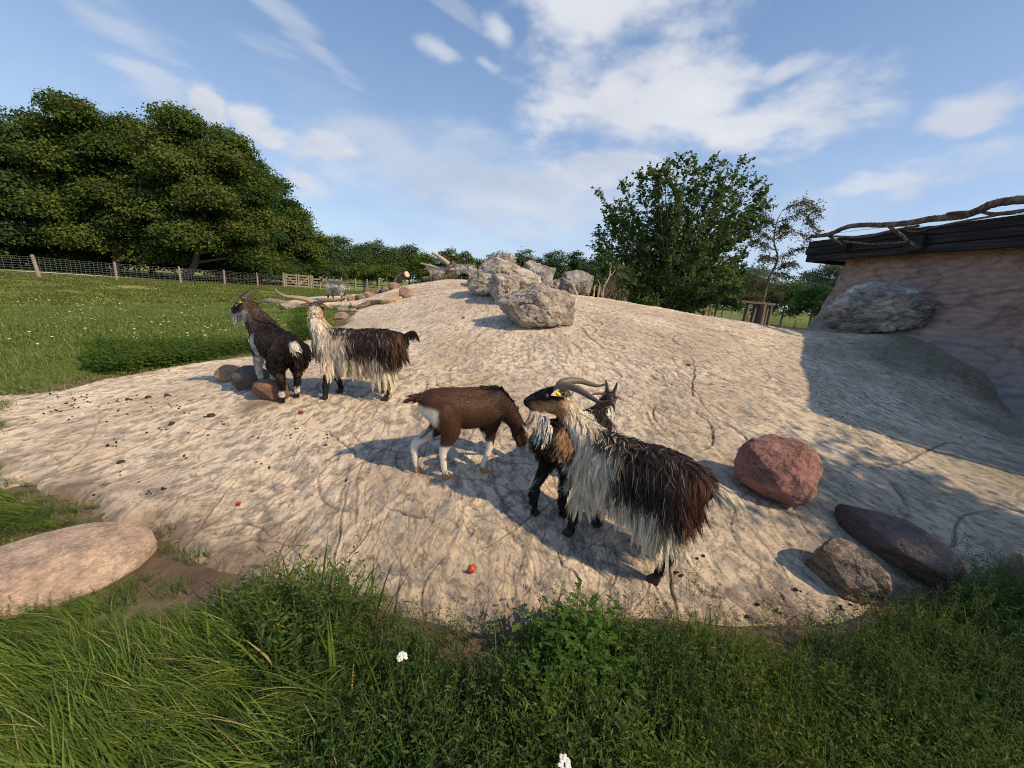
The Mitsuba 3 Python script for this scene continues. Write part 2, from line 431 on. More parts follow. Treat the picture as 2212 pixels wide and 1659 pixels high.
def rock_pits(p, n, uv):
    a = noise(p.x * 55, p.y * 80, p.z * 60)
    b = noise(p.x * 140, p.y * 190, p.z * 140)
    w = fbm(p.x * 5, p.y * 5, 3.0, octaves=3)
    c = 1 - dr.abs(noise(p.x * 18 + 7 * w, p.y * 34 - 6 * w, 2.0) - 0.5) * 2
    return (0.45 * a + 0.25 * b + 0.5 * c * c)


scene['mat_rock'] = two(bump(mikit.proc(rock_pits, 2e-3), 0.005, prin(VC, 0.92, 0.15)))
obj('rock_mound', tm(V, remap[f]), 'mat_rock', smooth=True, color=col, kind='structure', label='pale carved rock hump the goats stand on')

# ---------------------------------------------------------------- the ground sheet under grass and soil
gr = np.concatenate([np.linspace(0.0, 1.0, 12)[:-1], 1.0 * (60 / 1.0) ** np.linspace(0, 1, 240), np.array([75, 95, 130, 180, 260, 400, 700, 1200, 2200.])])
gt = np.linspace(-np.pi, np.pi, 361)
GR, GT = np.meshgrid(gr, gt, indexing='ij')
GX, GY = GR * np.sin(GT), GR * np.cos(GT)
G3 = np.stack([GX, GY, GX * 0], -1)
gsd = rock_sd(np.clip(GX, -60, 60), np.clip(GY, -60, 60))
GZ = gz(GX, GY) + (meshkit.fbm(G3 * 1.2, 3, 15) - 0.5) * 0.05 * np.clip(GR / 3, 0, 1) - 0.16 * np.clip(gsd / 0.25, 0, 1) - 0.01
idx = np.arange(GX.size).reshape(GX.shape)
q = np.stack([idx[:-1, :-1], idx[:-1, 1:], idx[1:, 1:], idx[1:, :-1]], -1).reshape(-1, 4)


def turf(p, n, uv):
    a = fbm(p.x * 0.35, p.y * 0.35, 1.0, octaves=4)
    b = fbm(p.x * 6, p.y * 6, 2.0, octaves=3)
    c = fbm(p.x * 0.07, p.y * 0.05, 5.0, octaves=3)
    green = mix((.075, .12, .030), (.15, .18, .055), smoothstep(.3, .7, a))
    green = mix(green, (.20, .18, .075), smoothstep(.45, .75, c) * .6)
    green = green * (0.55 + 0.9 * b)
    earth = mix((.085, .062, .046), (.16, .12, .09), b)
    bare = smoothstep(.42, .60, fbm(p.x * 1.1, p.y * 1.1, 9.0, octaves=4)) * .35
    edge = smoothstep(.35, -.1, uv.x) 
    return mix(green, earth, dr.maximum(bare * (1 - smoothstep(8., 20., dr.sqrt(p.x * p.x + p.y * p.y))), 1 - edge))


scene['mat_turf'] = two(bump(mikit.proc(lambda p, n, uv: fbm(p.x * 30, p.y * 30, p.z * 30, octaves=3), 4e-3), 0.03, prin(mikit.proc(turf), 0.95, 0.1)))
guv = np.stack([np.clip(gsd + 0.45, -1, 1), GX * 0], -1).reshape(-1, 2)      # distance to the rock's rim
obj('ground', tm(np.stack([GX, GY, GZ], -1).reshape(-1, 3), np.vstack([q[:, [0, 3, 2]], q[:, [0, 2, 1]]])), 'mat_turf', smooth=True, uv=guv, kind='structure', label='grassy meadow ground around the rock')
# ---------------------------------------------------------------- boulders and stones
def grain(p, n, uv):
    return 0.6 * fbm(p.x * 45, p.y * 45, p.z * 45, octaves=3) + 0.4 * noise(p.x * 150, p.y * 150, p.z * 150)


scene['mat_stone'] = two(bump(mikit.proc(grain, 2e-3), 0.012, prin(VC, 0.88, 0.2)))
scene['mat_crag'] = two(bump(mikit.proc(lambda p, n, uv: fbm(p.x * 9, p.y * 9, p.z * 7, octaves=5), 4e-3), 0.045, prin(VC, 0.93, 0.1)))


def depth_of(p):
    return float((np.asarray(p) - EYE) @ FWD)


def stone_mesh(size, seed, sub=5, rough=.10, facets=7, cut=.82, power=2.4, freq=1.6, ridged=0.0, rscale=(3, 3, 1.2)):
    m = trimesh.creation.icosphere(sub, 1.0)
    g = np.random.default_rng(seed)
    v = np.asarray(m.vertices)
    r = (np.abs(v) ** power).sum(1) ** (-1 / power)
    v = v * r[:, None]
    for _ in range(facets):
        d = g.normal(0, 1, 3)
        d /= np.linalg.norm(d)
        h = cut * g.uniform(.88, 1.08)
        s = v @ d
        v = v - d * (np.where(s > h, (s - h) * .86, 0))[:, None]
    n = v / np.linalg.norm(v, axis=1, keepdims=True)
    o = g.uniform(0, 40, 3)
    v = v * (1 + rough * 2 * (meshkit.fbm(v * freq + o, 5, seed) - .5))[:, None]
    if ridged:
        w = v + 0.35 * (meshkit.fbm(v * 1.5 + o + 9, 3, seed + 3)[:, None] - .5)
        rd = np.abs(meshkit.fbm(w * np.array(rscale) + o, 4, seed + 5) - .5) * 2
        rd2 = np.abs(meshkit.fbm(w * np.array(rscale) * 3.1 + o, 3, seed + 6) - .5) * 2
        v = v * (1 - ridged * (1 - rd) ** 5 - ridged * .35 * (1 - rd2) ** 4)[:, None]
    m.vertices = v * np.asarray(size) / 2
    return m


def stone_color(m, c1, c2, c3=None, seed=0, fr=1.4, moss=0.0, lichen=0.0):
    v = np.asarray(m.vertices)
    a = meshkit.fbm(v * 14 * fr, 4, seed)[:, None]
    b = meshkit.fbm(v * 55 * fr, 3, seed + 1)[:, None]
    c = np.asarray(c1) + (np.asarray(c2) - np.asarray(c1)) * np.clip((a - .5) * 3 + .5 + (b - .5) * 1.6, 0, 1)
    if c3 is not None:
        c = c + (np.asarray(c3) - c) * np.clip((meshkit.noise(v * 90 * fr, seed + 2)[:, None] - .66) * 5, 0, .85)
    if moss:
        t = np.clip((meshkit.fbm(v * 6 * fr + 3, 4, seed + 7)[:, None] - .5) * 6 + .2, 0, 1) * moss
        c = c + (np.array([.16, .135, .05]) - c) * t
    if lichen:
        t = np.clip((meshkit.fbm(v * 5 * fr + 8, 4, seed + 9)[:, None] - .5) * 5, 0, 1) * lichen
        c = c + (np.array([.55, .53, .48]) - c) * t
    w = np.clip((meshkit.fbm(v * 4 * fr + 21, 4, seed + 11)[:, None] - .5) * 5, -1, 1)
    c = c * (1 + .22 * w)
    return np.clip(c, .015, .85)


def stone(name, label, cat, bbox, dratio, hscale, cols, yaw=0.0, sink=.22, seed=1, group=None, mat='mat_stone', wscale=1.0, tilt=0.0, roll=0.0, Y=None, frc=1.0, back=.42, moss=0.0, lichen=0.0, **kw):
    """A boulder whose foot stands where the picture's box (x0, x1, top, foot) says; height and depth follow from its distance."""
    x0, x1, y0, y1 = bbox
    foot = hit((x0 + x1) / 2, y1) if Y is None else at_y((x0 + x1) / 2, y1, Y)
    d = depth_of(foot)
    w = (x1 - x0) * d / F * wscale
    h = (y1 - y0) * d / F * hscale
    dp = w * dratio
    dirn = np.array([foot[0], foot[1]]) / np.hypot(foot[0], foot[1])
    c = np.array([foot[0] + dirn[0] * dp * back, foot[1] + dirn[1] * dp * back, 0])
    c[2] = float(rz(c[0], c[1])) + h * (.5 - sink)
    m = stone_mesh((w, dp, h), seed, **kw)
    m.apply_transform(trimesh.transformations.euler_matrix(tilt, roll, math.atan2(-dirn[0], dirn[1]) + yaw))
    col = stone_color(m, *cols, seed=seed, fr=1.5 * frc / max(w, .2) ** .5, moss=moss, lichen=lichen)
    m.apply_translation(c)
    return obj(name, m, mat, None, label, cat, group, smooth=True, color=col)


PINK = ((.40, .295, .225), (.25, .195, .16), (.56, .45, .36))
RED = ((.27, .135, .115), (.15, .085, .072), (.40, .26, .22))
PURP = ((.135, .105, .098), (.095, .078, .072), (.20, .17, .155))
GREYT = ((.19, .15, .115), (.075, .062, .052), (.34, .29, .23))
TANS = ((.36, .25, .17), (.24, .175, .13), (.44, .35, .27))
GRYS = ((.24, .215, .185), (.15, .135, .12), (.34, .31, .28))
BRN = ((.20, .105, .075), (.125, .085, .07), (.33, .21, .14))
CRAG = ((.41, .365, .305), (.19, .165, .14), (.55, .51, .45))
CRAGD = ((.30, .285, .265), (.16, .15, .14), (.42, .40, .37))

stone('boulder', 'large smooth pinkish granite boulder in the grass at the left foreground', 'boulder', (-34, 316, 1146, 1292), .78, .80, PINK, seed=23, sub=6, rough=.07, facets=6, cut=.86, power=2.2, yaw=-.12, sink=.25, frc=2.2)
stone('boulder', 'rounded red granite boulder behind the tail of the big-horned goat', 'boulder', (1576, 1744, 942, 1088), .95, 1.0, RED, seed=34, sub=6, rough=.13, facets=9, cut=.82, power=2.3, sink=.10, back=.40, freq=2.2, ridged=.03)
stone('boulder', 'long purplish grey boulder lying on the rock, largest at the right', 'boulder', (1792, 2036, 1070, 1212), .42, .72, PURP, seed=44, sub=6, rough=.10, facets=7, cut=.86, power=2.3, freq=1.9, ridged=.02, yaw=-.62, sink=.22, back=.5, wscale=1.08)
stone('boulder', 'speckled grey and tan boulder in front of the long purplish one', 'boulder', (1732, 1884, 1132, 1278), .78, .75, GREYT, seed=52, sub=6, rough=.11, freq=2.2, ridged=.03, facets=8, cut=.80, power=2.6, yaw=-.35, sink=.18)
stone('stone', 'mossy tan stone, leftmost of the three under the shaggy dark goat', 'stone', (472, 540, 786, 826), .8, 1.0, TANS, seed=61, moss=.8, roll=.2, group=None)
stone('stone', 'dark grey stone, middle one of the three under the shaggy dark goat', 'stone', (507, 580, 787, 845), .9, 1.0, ((.12, .105, .09), (.085, .075, .068), (.21, .19, .17)), seed=62, sink=.15)
STEP = stone('stone', 'reddish brown stone under the front feet of the shaggy dark goat', 'stone', (554, 634, 816, 862), .75, 1.0, BRN, seed=63, facets=9, cut=.74, power=3.2, sink=.12, yaw=.2)

# the weathered boulders on the crest
CR = dict(mat='mat_crag', sub=6, ridged=.13, rough=.24, facets=11, cut=.78, freq=.9, power=3.0, rscale=(1.7, 1.7, .9))
stone('boulder', 'big pale craggy boulder with a hollow dark side, nearest on the crest', 'boulder', (1060, 1246, 622, 714), .75, 1.22, ((.33, .295, .25), (.17, .15, .13), (.5, .47, .41)), seed=71, sink=.20, frc=.7, wscale=1.08, **CR)
stone('boulder', 'broad pale knobbly boulder at the left end of the crest group', 'boulder', (1008, 1156, 570, 644), .7, 1.35, CRAG, seed=72, sink=.15, wscale=1.2, frc=.7, lichen=.4, **CR)
stone('boulder', 'low pale lump leaning on the front of the broad knobbly boulder', 'boulder', (1052, 1120, 596, 656), .9, 1.3, CRAG, seed=77, sink=.2, wscale=1.2, frc=.7, **CR)
stone('boulder', 'pale rounded knob on the very top of the crest boulders', 'boulder', (1038, 1112, 552, 634), .8, 1.1, CRAG, seed=73, wscale=1.22, Y=12.2, sink=.12, frc=.7, lichen=.5, **CR)
stone('boulder', 'upright grey boulder with a flat top behind the nearest crest boulder', 'boulder', (1120, 1194, 562, 628), .7, 1.2, CRAGD, seed=74, wscale=1.22, Y=12.0, sink=.14, frc=.7, lichen=.5, **CR)
stone('boulder', 'pale pointed boulder at the back of the crest', 'boulder', (1184, 1242, 558, 610), .8, 1.15, CRAG, seed=75, wscale=1.22, Y=15.0, sink=.05, frc=.7, **{**CR, 'facets': 12, 'cut': .7})
stone('boulder', 'dark grey block at the right end of the crest group, a stick leaning on it', 'boulder', (1202, 1274, 586, 644), .8, 1.15, CRAGD, seed=76, wscale=1.22, Y=12.0, sink=.12, frc=.7, **{**CR, 'power': 3.6})
stone('boulder', 'big weathered grey rock against the foot of the clay wall', 'boulder', (1772, 1972, 616, 726), .8, 1.15, CRAGD, seed=86, Y=8.5, sink=.10, frc=.6, lichen=.7, **{**CR, 'ridged': .16, 'rscale': (1.7, 1.7, 1.7), 'facets': 7, 'cut': .86, 'rough': .2, 'power': 2.2})

# stones along the left shoulder of the rock
RID = 'stones along the left shoulder of the rock'
for bb, cols, lab, sd, Y in (((749, 770, 630, 646), TANS, 'round tan stone just right of the shaggy grey goat', 91, 13.6), ((767, 790, 631, 645), GRYS, 'flat grey-tan stone, second in the row beyond the wide-horned goat', 92, 13.6),
                             ((785, 809, 626, 641), TANS, 'tan stone, third in the row beyond the wide-horned goat', 93, 13.8), ((822, 843, 620, 635), GRYS, 'grey stone beside the lying log', 94, 14.2),
                             ((839, 864, 610, 630), ((.27, .19, .13), (.20, .15, .11), (.36, .28, .2)), 'brown stone propping the raised cut log', 95, 14.3), ((861, 894, 632, 659), TANS, 'pointed tan stone at the end of the stripped branch', 96, 11.6),
                             ((720, 755, 659, 673), GRYS, 'grey stone in the grass behind the wide-horned goat', 97, 11.2), ((724, 753, 675, 695), TANS, 'tan stone lowest behind the wide-horned goat', 98, 9.9), ((753, 772, 668, 677), TANS, 'small tan stone beside the dark end of the branch', 99, 11.0),
                             ((562, 622, 647, 664), GRYS, 'flat grey stone in the grass between the two horned goats at left', 100, 13.5), ((606, 668, 654, 671), CRAG, 'flat whitish stone behind the horns of the wide-horned goat', 101, 12.6),
                             ((238, 276, 746, 764), TANS, 'low tan stone half hidden in the meadow behind the nettles', 102, None)):
    stone('stone', lab, 'stone', bb, .8 if sd not in (100, 101) else .6, 1.0, cols, seed=sd, sub=4, sink=.2, Y=Y, facets=8, cut=.8, rough=.08)
# ---------------------------------------------------------------- the clay-walled shed at the right
def wall_relief(p, n, uv):
    w = fbm(p.x * 0.9, p.y * 0.9, p.z * 0.9, octaves=3)
    a = fbm(p.x * 3 + 5 * w, p.y * 3 + 5 * w, p.z * 7 - 6 * w, octaves=4)
    r = 1 - dr.abs(a - 0.5) * 4
    return 0.7 * dr.maximum(r, 0) + 0.5 * fbm(p.x * 22, p.y * 22, p.z * 30, octaves=3)


scene['mat_clay'] = two(bump(mikit.proc(wall_relief, 4e-3), 0.045, prin(VC, 0.95, 0.1)))
scene['mat_beam'] = two(bump(mikit.proc(lambda p, n, uv: fbm(p.x * 3 + p.y * 3, p.z * 70, 1.0, octaves=3), 2e-3), 0.006,
                             prin(mikit.proc(lambda p, n, uv: mix((.016, .017, .020), (.050, .050, .052), smoothstep(.45, .8, fbm(p.x * 2 + p.y * 2, p.z * 40, 2.0, octaves=4)))), 0.7, 0.25)))
scene['mat_bark'] = two(bump(mikit.proc(lambda p, n, uv: fbm(p.x * 40, p.y * 40, p.z * 12, octaves=3), 2e-3), 0.012,
                             prin(mikit.proc(lambda p, n, uv: mix((.085, .066, .050), (.22, .18, .14), smoothstep(.3, .75, fbm(p.x * 22, p.y * 22, p.z * 8, octaves=3)))), 0.9, 0.15)))

_a = at_y(1765, 542, 11.5)                                               # the eaves line: left end, and where it leaves the picture
BA = _a[:2]
TOPZ = at_y(1765, 519, BA[1])[2]
BB_ = at_z(2212, 463, TOPZ)[:2]
print('eave', BA, BB_, TOPZ)
edir = (BB_ - BA) / np.linalg.norm(BB_ - BA)
enor = np.array([edir[1], -edir[0]])                                     # outwards, towards the goats
if enor[0] > 0:
    enor = -enor
BA = BA - enor * .26
BC = np.array(BB_) - enor * .26 + edir * .35                              # inner corner, just outside the picture
W1, W2 = np.array([7.2, 2.85]), np.array([9.35, 1.85])                     # the wing that comes forward beyond the right edge
W3 = W2 + (BC - W1) * .9
print('corner', BC)
EAVE = at_y(1765, 566, BA[1])[2]
shed = thing('shed', 'clay-walled animal shed with a black board eave at the right', 'shed')


def clay_wall():
    nu, nv = 520, 80
    # plan: round the left end, along the front, out of the picture
    s = np.linspace(0, 1, nu)
    back = BA - enor * 4.0 + edir * .35
    plan = smooth_path([back, BA - enor * 1.6 + edir * .28, BA - enor * .55 + edir * .35, BA - enor * .14 + edir * .75, BA - enor * .10 + edir * 2.0, BC - edir * .6 - enor * .1, BC + np.array([.3, -.1]), BC + (W1 - BC) * .3 + np.array([.35, -.1]), W1 + (BC - W1) * .2 + np.array([.35, -.1]), W1 + np.array([.5, .2]), W2 + np.array([-.3, .25]), W2 + np.array([.2, 1.0])], nu)
    t = np.gradient(plan, axis=0)
    t /= np.linalg.norm(t, axis=1, keepdims=True)
    nn = np.stack([t[:, 1], -t[:, 0]], 1)
    if (nn[int(nu * .42)] @ enor) < 0:
        nn = -nn
    v = np.zeros((nu, nv, 3))
    for j in range(nv):
        h = j / (nv - 1)
        flare = 0.42 * (1 - h) ** 1.2 + 0.55 * np.exp(-h * 9.0)
        xy = plan + nn * flare
        zb = rz(xy[:, 0], xy[:, 1]) - .12
        z = zb + (EAVE + .06 - zb) * h
        v[:, j] = np.c_[xy, z]
    q = v.reshape(-1, 3)
    d = (meshkit.fbm(q * 0.8, 3, 5) - .5) * .22 + (meshkit.fbm(q * np.array([3, 3, 5]), 4, 6) - .5) * .07
    flow = meshkit.fbm(q * np.array([1.6, 1.6, 2.6]) + 1.2 * meshkit.fbm(q * .7, 3, 9)[:, None], 4, 8)
    d = d + .035 * np.clip(1 - np.abs(flow - .5) * 9, 0, 1)
    n3 = np.repeat(np.c_[nn, np.zeros(nu)], nv, axis=0)
    q = q + n3 * d[:, None]
    i = np.arange(nu * nv).reshape(nu, nv)
    f = np.stack([i[:-1, :-1], i[1:, :-1], i[1:, 1:], i[:-1, 1:]], -1).reshape(-1, 4)
    hh = np.tile(np.linspace(0, 1, nv), nu)
    a = meshkit.fbm(q * 1.1 + 4, 4, 12)[:, None]
    b = meshkit.fbm(q * np.array([6, 6, 16]), 4, 13)[:, None]
    c = np.array([.46, .315, .265]) + (np.array([.40, .335, .275]) - np.array([.46, .315, .265])) * np.clip((a - .45) * 4, 0, 1)
    c = c * (.42 + .88 * b)
    g = np.clip((.34 - hh) / .25 + (a[:, 0] - .5) * 1.4, 0, 1)[:, None]
    c = c + (np.array([.31, .29, .27]) * (.6 + .8 * b) - c) * g * .85
    e = np.clip((hh - .90) / .08 + (a[:, 0] - .5), 0, 1)[:, None]
    c = c + (np.array([.32, .20, .10]) - c) * e * .6
    line = np.clip(1 - np.abs(flow - .5) * 26, 0, 1)[:, None]
    c = c * (1 - .35 * line)
    return tm(q, np.vstack([f[:, [0, 1, 2]], f[:, [0, 2, 3]]])), np.clip(c, .02, .8)


m, c = clay_wall()
obj('wall', m, 'mat_clay', shed, smooth=True, color=c, label='rough pinkish clay wall flaring out at the foot')
yaw_b = math.atan2(edir[1], edir[0])


def board(p0, p1, z0, z1, th, out):
    L = np.linalg.norm(p1 - p0)
    a = math.atan2(*(p1 - p0)[::-1])
    m = box(L, th, z1 - z0, ch=.012)
    c = (p0 + p1) / 2 + enor * out
    return place(m, (c[0], c[1], (z0 + z1) / 2), a)


H3 = (TOPZ - EAVE) / 3
LINE = [BA - enor * 4.2, BA, BC, W1, W2]


def outset(i, d):
    """Corner i of the eave line moved outwards by d."""
    def nrm(p, q):
        t = (q - p) / np.linalg.norm(q - p)
        return np.array([t[1], -t[0]]) * OUT
    P = LINE[i]
    ns = [nrm(LINE[i - 1], P)] if i > 0 else []
    if i < len(LINE) - 1:
        ns.append(nrm(P, LINE[i + 1]))
    n = sum(ns) / len(ns)
    return P + n * d / (n @ n) * (np.linalg.norm(n) ** 2 if len(ns) == 1 else 1) if len(ns) == 1 else P + n * d / max(n @ ns[0], .3)


_t = (BC - BA) / np.linalg.norm(BC - BA)
OUT = 1.0 if np.array([_t[1], -_t[0]]) @ enor > 0 else -1.0
for k, o in enumerate((.0, .03, .012)):
    for i, nme in ((0, 'end_board'), (1, 'eave_board'), (2, 'wing_board'), (3, 'wing_board')):
        p, q = outset(i, .26 + o), outset(i + 1, .26 + o)
        t = (q - p) / np.linalg.norm(q - p)
        p, q = p + t * (.045 if i else 0) , q - t * (-.02 if i == 0 else .045)
        c = (p + q) / 2
        obj(nme, place(box(np.linalg.norm(q - p), .07, H3 - .008, ch=.012), (*c, EAVE + (k + .5) * H3), math.atan2(t[1], t[0])), 'mat_beam', shed, smooth=20)
# the roof: a low green roof behind the boards
rf = []
from shapely.geometry import Polygon as _Poly
top = trimesh.creation.extrude_polygon(_Poly([outset(i, .2) for i in range(5)] + [W3 + np.array([.2, 0])]).buffer(0), TOPZ - EAVE - .22, engine='earcut')
top.apply_translation([0, 0, EAVE + .1])
scene['mat_sod'] = prin(mikit.proc(lambda p, n, uv: mix((.07, .085, .03), (.16, .14, .07), fbm(p.x * 5, p.y * 5, octaves=3))), 0.95, 0.1)
obj('roof', top, 'mat_sod', shed)


def eave_pt(px, py, out=.36):
    """Where a line of sight meets the upright plane in front of the eave."""
    d = ray(px, py)
    n = np.array([*enor, 0])
    q = np.array([*(BA + enor * out), 0])
    t = ((q - EYE) @ n) / (d @ n)
    return EYE + d * t


for px, py, w, h in ((1829, 530, .16, .20), (1977, 526, .36, .30)):
    p = eave_pt(px, py, .36)
    obj('bracket', place(box(w, .16, h, ch=.01), p, yaw_b), 'mat_beam', shed)
limb_k = thing('roof_branch', 'crooked bare tree limb fixed along the top of the black eave', 'branch')


def eave_limb(pts, r0, r1, out=.55, seed=0):
    q = [np.r_[eave_pt(px, py, out + o), 0] for px, py, o in pts]
    q = np.array(q)
    q[:, 3] = np.linspace(r0, r1, len(q))
    return limb(q, 12 * len(q), 9, .10, seed)


obj('limb', eave_limb([(1752, 511, 0), (1790, 506, .05), (1831, 490, 0), (1870, 486, -.05), (1909, 486, 0), (1968, 481, .05), (2004, 474, 0), (2045, 470, .03), (2084, 465, 0), (2117, 453, 0), (2147, 440, .05), (2212, 431, 0), (2330, 425, 0)], .050, .075), 'mat_bark', limb_k, smooth=True)
for k, (pts, r0, r1) in enumerate((([(1790, 510, 0), (1843, 512, -.05), (1879, 509, 0), (1924, 499, .0), (1985, 488, 0)], .028, .030), ([(1921, 489, .0), (1945, 507, -.05), (1968, 524, -.10), (1980, 531, -.14)], .036, .030), ([(1787, 508, 0), (1808, 521, -.08), (1824, 530, -.14)], .030, .024),
                                    ([(1822, 521, -.05), (1880, 527, -.02), (1930, 525, .0), (1962, 522, -.05)], .020, .022), ([(2117, 455, 0), (2140, 462, -.05), (2175, 460, 0), (2230, 452, 0)], .030, .035), ([(2050, 470, 0), (2046, 462, .08), (2070, 459, .1), (2110, 457, .05)], .022, .03),
                                    ([(1940, 494, 0), (1975, 500, -.04), (2020, 490, 0), (2080, 478, .0), (2150, 466, 0)], .016, .02))):
    obj('side_branch', eave_limb(pts, r0, r1, seed=k), 'mat_bark', limb_k, smooth=True)
w = [eave_pt(*q, .5) for q in ((1776, 508), (1850, 498), (1930, 490), (2030, 487), (2120, 470), (2230, 460))]
obj('wire', tube(smooth_path(np.array(w), 30), .004, 4), 'mat_beam', limb_k)
# a bushy plant showing above the eave is part of the sod roof's growth
# ---------------------------------------------------------------- goats
scene['mat_hair'] = two(prin(VC, 0.55, 0.13))
scene['mat_skin'] = two(prin(VC, 0.62, 0.3))
scene['mat_horn'] = two(bump(mikit.proc(lambda p, n, uv: 0.5 + 0.5 * dr.sin(uv.x * 150.0) * noise(uv.x * 20, uv.y * 3), 1e-3), 0.003, prin(VC, 0.5, 0.4)))
scene['mat_hoof'] = prin((.022, .018, .016), 0.5, 0.4)
scene['mat_hoof_pale'] = prin((.33, .19, .09), 0.5, 0.4)
scene['mat_eye'] = prin((.30, .17, .05), 0.15, 0.5)
scene['mat_pupil'] = prin((.01, .01, .01), 0.15, 0.5)
scene['mat_tag'] = prin((.85, .72, .03), 0.4, 0.5)


def sphere_m(c, r, n=20):
    return manifold3d.Manifold.sphere(float(r), n).translate([float(x) for x in c])


def bone(a, ra, b, rb):
    return manifold3d.Manifold.batch_hull([sphere_m(a, ra), sphere_m(b, rb)])


def to_tm(m):
    q = m.to_mesh()
    return tm(q.vert_properties[:, :3], q.tri_verts)


def fuse(bones, edge=0.016, it=14):
    m = manifold3d.Manifold.batch_boolean(bones, manifold3d.OpType.Add).refine_to_length(edge)
    t = to_tm(m)
    t.merge_vertices()
    trimesh.smoothing.filter_taubin(t, 0.5, -0.52, it)
    t.fix_normals()
    return t


def rotm(yaw=0.0, pitch=0.0, roll=0.0):
    """Nose along +x, yaw about z, pitch up positive."""
    cy, sy, cp, sp, cr, sr = math.cos(yaw), math.sin(yaw), math.cos(pitch), math.sin(pitch), math.cos(roll), math.sin(roll)
    return np.array([[cy, -sy, 0], [sy, cy, 0], [0, 0, 1]]) @ np.array([[cp, 0, -sp], [0, 1, 0], [sp, 0, cp]]) @ np.array([[1, 0, 0], [0, cr, -sr], [0, sr, cr]])


def ss(a, b, x):
    t = np.clip((np.asarray(x, float) - a) / (b - a), 0, 1)
    return t * t * (3 - 2 * t)


def lerp3(a, b, t):
    return np.asarray(a, float) + (np.asarray(b, float) - np.asarray(a, float)) * np.asarray(t)[..., None]


def hair_mesh(body, regions, rng, n, length, color, clump=60, width=.0042, segs=4, grav=0.8, lift=0.25, back=0.35, curl=0.0, spread=0.35, keep=None, jit=0.5, tipdark=0.85, up=None, vary=(.13, .09)):
    """Strands combed over a body: roots on its surface, bent by gravity, kept outside it and gathered into locks."""
    tri = body.triangles
    fn = body.face_normals
    area = body.area_faces
    L = length(tri.mean(1), fn)
    w = area * (L > 0.004) * (regions(tri.mean(1), fn) if regions is not None else 1.0)
    fi = rng.choice(len(tri), n, p=w / w.sum())
    a, b = rng.random(n), rng.random(n)
    s = a + b > 1
    a[s], b[s] = 1 - a[s], 1 - b[s]
    root = tri[fi, 0] + (tri[fi, 1] - tri[fi, 0]) * a[:, None] + (tri[fi, 2] - tri[fi, 0]) * b[:, None]
    nor = fn[fi]
    ln = length(root, nor) * rng.uniform(0.72, 1.12, n)
    # guides
    m = max(20, int(n // clump))
    gi = rng.choice(n, m, replace=False)
    tree = cKDTree(body.vertices)
    vn = body.vertex_normals

    def grow(p, nn, ll, seedv):
        path = [p]
        bk = np.array([-1.0, 0, 0]) if not callable(back) else None
        for k in range(segs):
            _, vi = tree.query(p)
            nv = vn[vi]
            g = np.array([0, 0, -1.0]) * (grav if up is None else up) + (bk * back if bk is not None else back(p))
            g = np.broadcast_to(g, p.shape) + 0.13 * seedv
            tang = g - nv * np.minimum((g * nv).sum(1), 0)[:, None]
            d = tang + nv * lift * (0.9 if k == 0 else 0.15)
            d = d / (np.linalg.norm(d, axis=1, keepdims=True) + 1e-9)
            p = p + d * (ll / segs)[:, None]
            dist, vi = tree.query(p)
            off = ((p - body.vertices[vi]) * vn[vi]).sum(1)
            push = np.where(dist < 0.08, np.maximum(0.0035 + 0.0018 * k - off, 0), 0)
            p = p + vn[vi] * push[:, None]
            path.append(p)
        return np.stack(path, 1)

    seedg = rng.normal(0, 1, (m, 3))
    G = grow(root[gi], nor[gi], np.maximum(ln[gi], 0.01), seedg)
    own = cKDTree(root[gi]).query(root, k=2)[1]
    own = np.where(rng.random(n) < 0.8, own[:, 0], own[:, 1])
    t = np.linspace(0, 1, segs + 1)
    rel = G[own] - G[own][:, :1]
    sc = (ln / np.maximum(ln[gi][own], .01))[:, None, None]
    loose = rng.normal(0, 1, (n, 3))
    P = root[:, None] + rel * np.clip(sc, .5, 1.6) + (root[gi][own] - root)[:, None] * (t * (1 - spread))[None, :, None] * np.clip(0.9, 0, 1) + loose[:, None] * (ln * 0.07 * jit)[:, None, None] * (t ** 1.3)[None, :, None]
    if curl:
        ph = rng.uniform(0, 6.28, m)[own]
        P = P + (np.sin(t * 14 + ph[:, None]) * curl * t)[..., None] * np.array([1.0, 0.3, 0.0])
    # ribbons facing outwards
    d = np.gradient(P, axis=1)
    d /= np.linalg.norm(d, axis=2, keepdims=True) + 1e-9
    ax = np.cross(d, (nor + 0.35 * rng.normal(0, 1, (n, 3)))[:, None])
    ax /= np.linalg.norm(ax, axis=2, keepdims=True) + 1e-9
    wd = width * rng.uniform(.6, 1.25, n)[:, None] * np.interp(t, [0, .3, .75, 1], [.75, 1, .75, .12])[None]
    v = np.stack([P - ax * wd[..., None], P + ax * wd[..., None]], 2).reshape(n, -1, 3)
    k = np.arange(segs)
    f1 = np.concatenate([np.stack([2 * k, 2 * k + 1, 2 * k + 3], 1), np.stack([2 * k, 2 * k + 3, 2 * k + 2], 1)])
    f = (f1[None] + (np.arange(n) * 2 * (segs + 1))[:, None, None]).reshape(-1, 3)
    c = color(root, nor, rng)[:, None] * (1 + 0.0 * t)[None, :, None]
    lockt = rng.normal(0, 1, m)[own]
    c = c * np.clip(1 + vary[0] * lockt[:, None, None] + vary[1] * rng.normal(0, 1, n)[:, None, None], .35, 1.7)
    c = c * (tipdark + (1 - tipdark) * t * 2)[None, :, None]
    c = np.repeat(c, 2, axis=1).reshape(-1, 3)
    return tm(v.reshape(-1, 3), f), np.clip(c, 0.004, .9)


